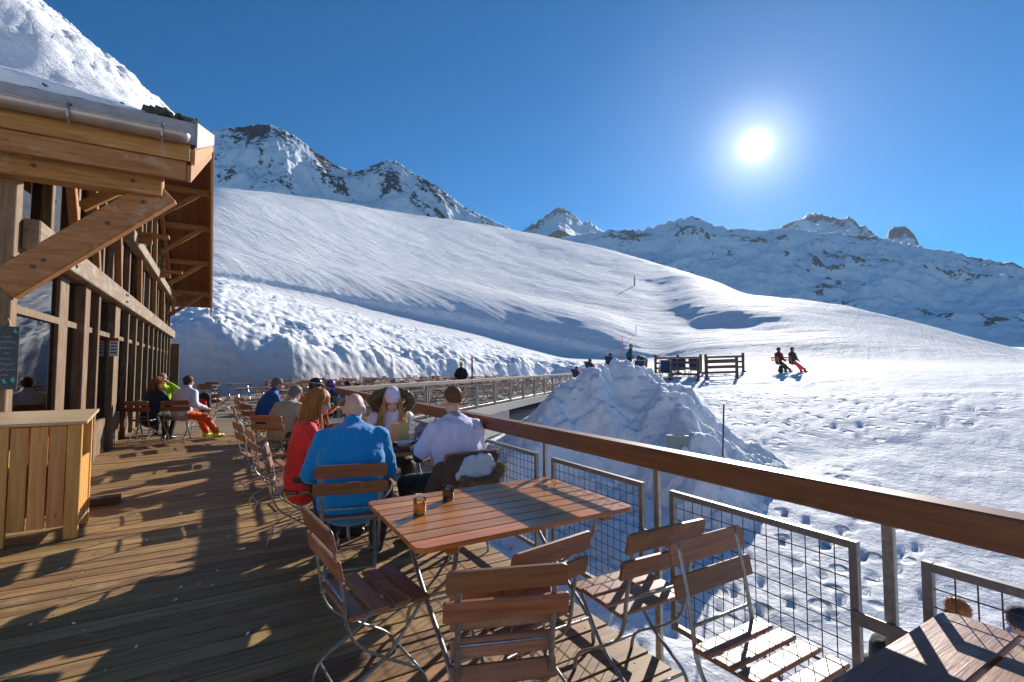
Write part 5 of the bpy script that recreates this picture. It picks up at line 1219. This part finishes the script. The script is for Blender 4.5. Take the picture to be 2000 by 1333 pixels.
# a few pieces by the snow bank beyond the chalet
for x, y, rz, wh in ((0.6, 26.5, 0.2, 'under the snow bank beyond the chalet end'), (-0.6, 24.2, 1.5, 'turned endwise by the chalet end'), (3.0, 24.5, 0.1, 'in the open well beyond the chalet people'), (3.6, 20.5, 0.3, 'behind the children at the rail corner'), (0.9, 20.8, 0.1, 'behind the person in royal blue')):
    o = link('slatted_table', FTB, None, (x, y, 0), (0, 0, rz)); tag(o, 'empty slatted table '+wh, 'table', 'empty tables near the snow bank')
    for sx in (-0.95, 0.95):
        c = link('folding_chair', FCH, None, (x+sx*math.cos(rz), y+sx*math.sin(rz), 0), (0, 0, rz+(math.pi/2 if sx > 0 else -math.pi/2))); tag(c, 'empty folding chair, %s one at the table %s' % ('left' if sx < 0 else 'right', wh), 'chair', 'empty chairs near the snow bank')
# empty chairs along the edge of the middle tables
MG = 'empty chairs at the middle tables'
for x, y, h, l in ((0.52, 6.15, 84, 'empty slatted chair seen side-on just behind the auburn-haired person'), (0.42, 7.0, 80, 'empty slatted chair seen side-on, second behind the auburn-haired person'), (0.42, 9.6, 88, 'empty slatted chair between the person in beige and the one in royal blue'),
                   (0.50, 11.9, 80, 'empty slatted chair just beyond the person in royal blue'), (0.55, 12.8, 70, 'farthest empty slatted chair in line beyond the person in royal blue')):
    chair(x, y, h, l, MG)
slat_table('slatted_table', 0.95, 1.95, 11.55, 12.2, 0.745, 6, M_TABLE, 'empty slatted table beside the row of empty chairs near the chalet side', group='slatted terrace tables')
# backpack on a chair by the three at the chalet
chair(-0.42, 14.2, 200, 'slatted folding chair holding a red and black backpack near the person in orange trousers')
def backpack(loc, rz, label, c1, c2, s=1.0):
    b = tag(empty('backpack', loc, rz), label, 'backpack'); b.scale = (s, s, s)
    m = MB(); capsule(m, (0, 0, 0.10), (0, 0.01, 0.36), 0.115, 0.10, (1, 0, 0), 1.35); link('body', skin_mesh(m, 'body', 0.014, 3, 0.014), b, mat=c1)
    m = MB(); capsule(m, (0, 0.10, 0.12), (0, 0.10, 0.24), 0.07, 0.06, (1, 0, 0), 1.4); link('pocket', skin_mesh(m, 'pocket', 0.014, 2), b, mat=c2)
    for sx in (-1, 1): MB().tube(bez([(0.07*sx, -0.08, 0.44), (0.08*sx, -0.17, 0.36), (0.09*sx, -0.18, 0.18), (0.10*sx, -0.10, 0.05)], 3), 0.014, 6, flat=(1.6, 0.5)).obj('strap', M_BLACK, b, smooth=True)
    MB().tube(bez([(-0.03, 0, 0.45), (-0.02, 0, 0.50), (0.02, 0, 0.50), (0.03, 0, 0.45)], 3), 0.008, 5).obj('loop', M_BLACK, b, smooth=True)
    return b
backpack((-0.42, 14.22, 0.47), R(160), 'red and black backpack standing on an empty chair by the chalet', M_BLACK, M_RED)
# the waiter among the tables with skis behind
w = on_terrace(13.0, 3.2)
person((w.x, w.y, 0), 200, 'person in a neon yellow hat and dark jacket standing among the empty terrace tables', M_BLACK, M_NAVY, stand=True, s=1.02, lean=0.04, look=(0.2, 0.2), hl=(-0.22, 0.12, 0.95), hr=(0.22, 0.15, 0.95), fl=(-0.10, 0.0), fr=(0.10, 0.05), hat='beanie', hatmat=M_YELLOW, hair=('short', M_BROWNH), fingers=False, knee=(0, 1, 0), voxel=0.03)
sk = tag(empty('ski_pair', (w.x+0.75, w.y+0.3, 0), R(30)), 'pair of red-tipped skis standing upright behind the person in the yellow hat', 'skis')
for sx in (-0.045, 0.045):
    MB().box((sx-0.035, -0.006, 0.0), (sx+0.035, 0.006, 1.50)).obj('ski', M_BLACK, sk, bevel=0.004)
    MB().bar((sx, 0.0, 1.50), (sx, 0.02, 2.05), 0.07, 0.012, (0, 1, 0)).obj('ski_tip', M_PINKRED, sk, bevel=0.003)
MB().box((-0.3, -0.05, 0.0), (0.3, 0.05, 0.03)).obj('base_plate', M_DARK, sk)
# --- the snow plateau: fences, deck chairs, loungers
def gz_(x, y): return ground_z(x, y)-0.02
def fence(x0, y0, x1, y1, label, n=2, h=1.12, feet=True):
    L = math.hypot(x1-x0, y1-y0); z0, z1 = gz_(x0, y0), gz_(x1, y1)
    f = tag(empty('wooden_fence', (x0, y0, z0), math.atan2(y1-y0, x1-x0)), label, 'fence', 'dark wooden fence sections on the snow')
    dz = z1-z0
    for i in range(n):
        x = L*i/(n-1); z = dz*i/(n-1)
        MB().box((x-0.07, -0.07, z-0.05), (x+0.07, 0.07, z+h)).obj('post', M_FENCE, f, bevel=0.008)
        if feet: MB().box((x-0.09, -0.55, z), (x+0.09, 0.55, z+0.07)).obj('foot', M_FENCE, f, bevel=0.008)
    for k in range(3):
        z = 0.30+0.31*k
        MB().bar((-0.05, -0.085, z), (L+0.05, -0.085, z+dz), 0.03, 0.12).obj('rail', M_FENCE, f, bevel=0.004)
    return f
fence(20.4, 17.9, 21.15, 16.75, 'dark three-rail fence section nearest the snow heap', 2)
fence(22.0, 16.9, 23.05, 15.85, 'dark three-rail fence section at the open end by the smooth snow', 2)
fence(22.6, 21.0, 24.6, 19.3, 'dark three-rail fence section at the back, behind the deck chairs', 3)
fence(24.8, 19.1, 26.2, 17.6, 'dark three-rail fence section at the back, right of the deck chairs', 2)
def deckchair(x, y, heading, label, person_=None):
    z = gz_(x, y)
    d = tag(empty('deck_chair', (x, y, z), R(-heading)), label, 'deck chair', 'navy canvas deck chairs on the snow')
    for sx in (-0.28, 0.28):
        MB().bar((sx, 0.55, 0.05), (sx, -0.50, 1.0), 0.035, 0.03).obj('frame_bar', M_PINEX, d)
        MB().bar((sx*0.9, -0.45, 0.03), (sx*0.9, 0.30, 0.50), 0.03, 0.03).obj('frame_bar', M_PINEX, d)
        MB().bar((sx*0.95, -0.62, 0.03), (sx*0.95, -0.28, 0.72), 0.03, 0.03).obj('prop', M_PINEX, d)
    MB().bar((-0.29, -0.50, 1.0), (0.29, -0.50, 1.0), 0.03, 0.03).obj('crossbar', M_PINEX, d); MB().bar((-0.27, 0.30, 0.5), (0.27, 0.30, 0.5), 0.03, 0.03).obj('crossbar', M_PINEX, d)
    pts = bez([(0, -0.50, 1.0), (0, -0.33, 0.66), (0, -0.12, 0.36), (0, 0.08, 0.33), (0, 0.30, 0.5)], 4)
    m = MB(); vs = []
    for p in pts: vs += [(-0.25, p.y, p.z), (0.25, p.y, p.z), (0.25, p.y-0.006, p.z-0.008), (-0.25, p.y-0.006, p.z-0.008)]
    fs = [(4*i+k, 4*i+(k+1) % 4, 4*i+4+(k+1) % 4, 4*i+4+k) for i in range(len(pts)-1) for k in range(4)]+[(0, 1, 2, 3), tuple(4*(len(pts)-1)+k for k in (3, 2, 1, 0))]
    m.add(vs, fs).obj('canvas', M_CANVAS, d, smooth=False)
    return d
deckchair(20.3, 18.25, 40, 'empty navy deck chair with its back turned, just left of the near fence section')
deckchair(22.3, 18.9, 45, 'empty navy deck chair behind the near fence section, third from the snow heap')
deckchair(22.6, 18.1, 60, 'empty navy deck chair in the gap between the two fence sections')
deckchair(21.6, 19.0, 30, 'empty navy deck chair directly behind the near fence rails')
deckchair(18.95, 18.9, 30, 'navy deck chair in front of the person in coral trousers')
def at_snow(x, y): return (x, y, gz_(x, y)+0.02)
person(at_snow(19.4, 19.95), 120, 'person in a dark teal jacket standing upright behind the snow heap', cloth('dark_teal_cloth', (0.01, 0.09, 0.11)), M_BLACK, stand=True, s=1.0, hl=(-0.25, 0.1, 0.95), hr=(0.22, 0.22, 0.98), fl=(-0.1, 0), fr=(0.1, 0.12), hair=('short', M_GREYH), fingers=False, knee=(0, 1, 0), voxel=0.028)
person(at_snow(19.75, 19.15), 250, 'person in a teal jacket and coral trousers bending far forward, brown hair hanging', M_TEAL, M_PINKRED, stand=True, s=1.0, lean=1.25, curve=0.25, look=(0, 1.3), hl=(-0.18, 0.60, 0.42), hr=(0.18, 0.62, 0.40), fl=(-0.12, 0), fr=(0.12, 0.08), hair=('bob', M_BROWNH), fingers=False, knee=(0, 1, 0), voxel=0.028)
LG = 'people lying in deck chairs behind the snow heap'
for x, y, h, top, pants, l in ((19.3, 24.3, 75, M_ORANGE, M_RBLUE, 'person in orange lying back in a deck chair, leftmost behind the snow heap'), (19.0, 22.6, 80, M_BLACK, M_BLACK, 'person in black lying back in a deck chair just left of the heap top'), (19.3, 21.2, 70, M_MAROON, M_NAVY, 'person in dark maroon lying back in a deck chair by the standing person')):
    deckchair(x, y, h, 'navy deck chair under the '+l.split(',')[0].replace(' lying back in a deck chair', ''))
    z = gz_(x, y)
    person((x, y, z), h, l, top, pants, seat=0.36, lean=-0.62, curve=0.1, look=(0, 0.3), hl=(-0.2, 0.2, 0.55), hr=(0.2, 0.2, 0.55), fl=(-0.1, 0.85), fr=(0.12, 0.85), hair=('short', M_DARKH), fingers=False, voxel=0.03, knee=(0, 0.3, 1))
# the couple on chairs in the open snow
for x, y, h, top, pants, hr_, l, lc in ((26.4, 15.6, 100, M_MAROON, M_BLACK, M_DARKH, 'person in a maroon jacket sitting on a chair out on the open snow', 'folding chair on the open snow under the person in maroon'), (26.75, 15.05, 108, M_OLIVE, M_PINKRED, M_BROWNH, 'person in a dark jacket and red trousers sitting with legs stretched on open snow', 'folding chair on the open snow under the person in red trousers')):
    z = gz_(x, y)+0.04
    person((x, y, z), h, l, top, pants, s=1.0, lean=-0.04, curve=0.15, look=(0.2, 0), hl=(-0.15, 0.3, 0.62), hr=(0.15, 0.3, 0.62), fl=(-0.1, 0.66), fr=(0.12, 0.72), hair=('short', hr_), fingers=False, voxel=0.026)
    chair(x, y, h, lc, 'chairs out on the open snow', z=z-0.01)
backpack((26.1, 15.3, gz_(26.1, 15.3)+0.02), R(70), 'dark rucksack lying under the chairs of the couple on the snow', M_BLACK, M_OLIVE, 0.9)
# thin marker poles
def pole(x, y, h, mat, label, r=0.018, lean=(0, 0)):
    p = tag(empty('marker_pole', (x, y, ground_z(x, y)-0.1)), label, 'pole', 'thin marker poles in the snow')
    p.rotation_euler = (lean[0], lean[1], 0)
    MB().tube([(0, 0, 0), (0, 0, h)], r, 8).obj('rod', mat, p, smooth=True); MB().tube([(0, 0, h), (0, 0, h+0.03)], r*1.4, 8).obj('cap', M_DSTEEL, p)
    return p
pole(9.73, 7.1, 1.30, M_FENCE, 'thin dark stake leaning at the right foot of the snow heap', lean=(0.02, 0.04)).location.z = -0.62
pole(3.35, 3.75, 1.3, M_DSTEEL, 'short thin rod in the shaded snow just outside the rail', 0.008, (0.05, -0.1))
pole(23.2, 24.5, 2.6, M_ORANGE, 'tall thin orange piste pole behind the bending person', 0.02)
pole(88.0, 88.0, 2.2, M_DSTEEL, 'small dark piste pole far up on the white slope', 0.06)
pole(150.0, 150.5, 4.2, M_DSTEEL, 'dark slope marker standing on the hill skyline', 0.25)
# grey board in the heap
gb = tag(empty('grey_board', (9.38, 8.06, -0.34), R(-49)), 'grey-green board half buried in the front of the snow heap', 'board')
MB().box((-0.24, -0.02, -0.2), (0.24, 0.02, 0.24)).obj('panel', plain('grey_green_paint', (0.25, 0.30, 0.28), 0.5), gb, bevel=0.006); MB().box((-0.25, -0.026, 0.22), (0.25, 0.026, 0.25)).obj('edge_strip', M_STEEL, gb)
# two people and a rucksack below the deck at the right corner
gzz = lambda x, y: ground_z(x, y)
person((5.88, 1.95, -2.24), 215, 'person with curly light brown hair standing below the deck at the right corner', M_WHITEJ, M_BLACK, stand=True, s=0.98, hl=(-0.2, 0.25, 1.0), hr=(0.2, 0.25, 1.0), fl=(-0.1, 0), fr=(0.1, 0.05), hair=('short', M_GINGER), fingers=False, knee=(0, 1, 0), look=(0, 0.3))
person((6.4, 1.65, -2.36), 230, 'person in a dark hat and pale blue jacket below the deck by the corner table', cloth('light_blue_cloth', (0.22, 0.33, 0.62)), M_NAVY, stand=True, s=1.0, hl=(-0.2, 0.25, 1.0), hr=(0.2, 0.25, 1.0), fl=(-0.1, 0), fr=(0.1, 0.05), hat='beanie', hatmat=M_NAVY, hair=('short', M_BROWNH), knee=(0, 1, 0), look=(0, 0.35))
backpack((4.99, 2.05, -1.37), R(20), 'black rucksack with pale straps on the snow below the deck', M_BLACK, M_BLACK, 1.35)
MB().box((-0.32, -0.26, -1.2), (0.32, 0.26, 0.0)).obj('snow_block', M_PILE, None, bevel=0.09, seg=3, loc=(4.99, 2.05, -1.365))
tag(bpy.data.objects['snow_block'], kind='structure')
# crumbs of trodden snow on the deck
rg = random.Random(8); cr = MB()
for i in range(26):
    x, y = rg.uniform(-1.3, 1.9), rg.uniform(1.6, 9.0)
    if rg.random() < 0.5: x, y = -0.45+rg.gauss(0, 0.35), 3.6+rg.gauss(0, 0.8)
    r = rg.uniform(0.003, 0.008); M_ = Matrix.Translation((x, y, r*0.25)) @ Euler((rg.random(), rg.random(), rg.random()*6)).to_matrix().to_4x4()
    cr.box((-r*1.5, -r, -r*0.5), (r*1.5, r, r*0.5), M_)
tag(cr.obj('snow_crumbs', M_PILE, bevel=0.002), kind='stuff')
for x, y, l in ((-1.55, 13.1, 'white cup on the table by the chalet glazing, nearer the wall'), (-1.38, 13.3, 'white cup on the table by the chalet glazing, in the middle of the table')):
    cp = tag(empty('cup', (x, y, 0.7455)), l, 'cup')
    MB().lathe([(0, 0), (0.03, 0), (0.042, 0.085), (0.039, 0.085), (0.028, 0.006), (0, 0.006)], 18).obj('shell', M_WHITE, cp, smooth=True)
    MB().tube(bez([(0.04, 0, 0.07), (0.065, 0, 0.065), (0.065, 0, 0.035), (0.034, 0, 0.025)], 4), 0.005, 6).obj('handle', M_WHITE, cp, smooth=True)
# ------------------------------------------------------------------ the air: thin haze that pales the far range
hz_m = bpy.data.materials.new('haze'); hz_m.use_nodes = True; nt_ = hz_m.node_tree
nt_.nodes.remove(nt_.nodes['Principled BSDF']); pv = nt_.nodes.new('ShaderNodeVolumePrincipled')
pv.inputs['Color'].default_value = (0.55, 0.75, 1.0, 1); pv.inputs['Density'].default_value = 0.00003; pv.inputs['Anisotropy'].default_value = 0.35
nt_.links.new(pv.outputs[0], nt_.nodes['Material Output'].inputs['Volume'])
hb = MB().box((-5200, -5200, -420), (5200, 5200, 1320)).obj('haze', hz_m); tag(hb, kind='stuff')
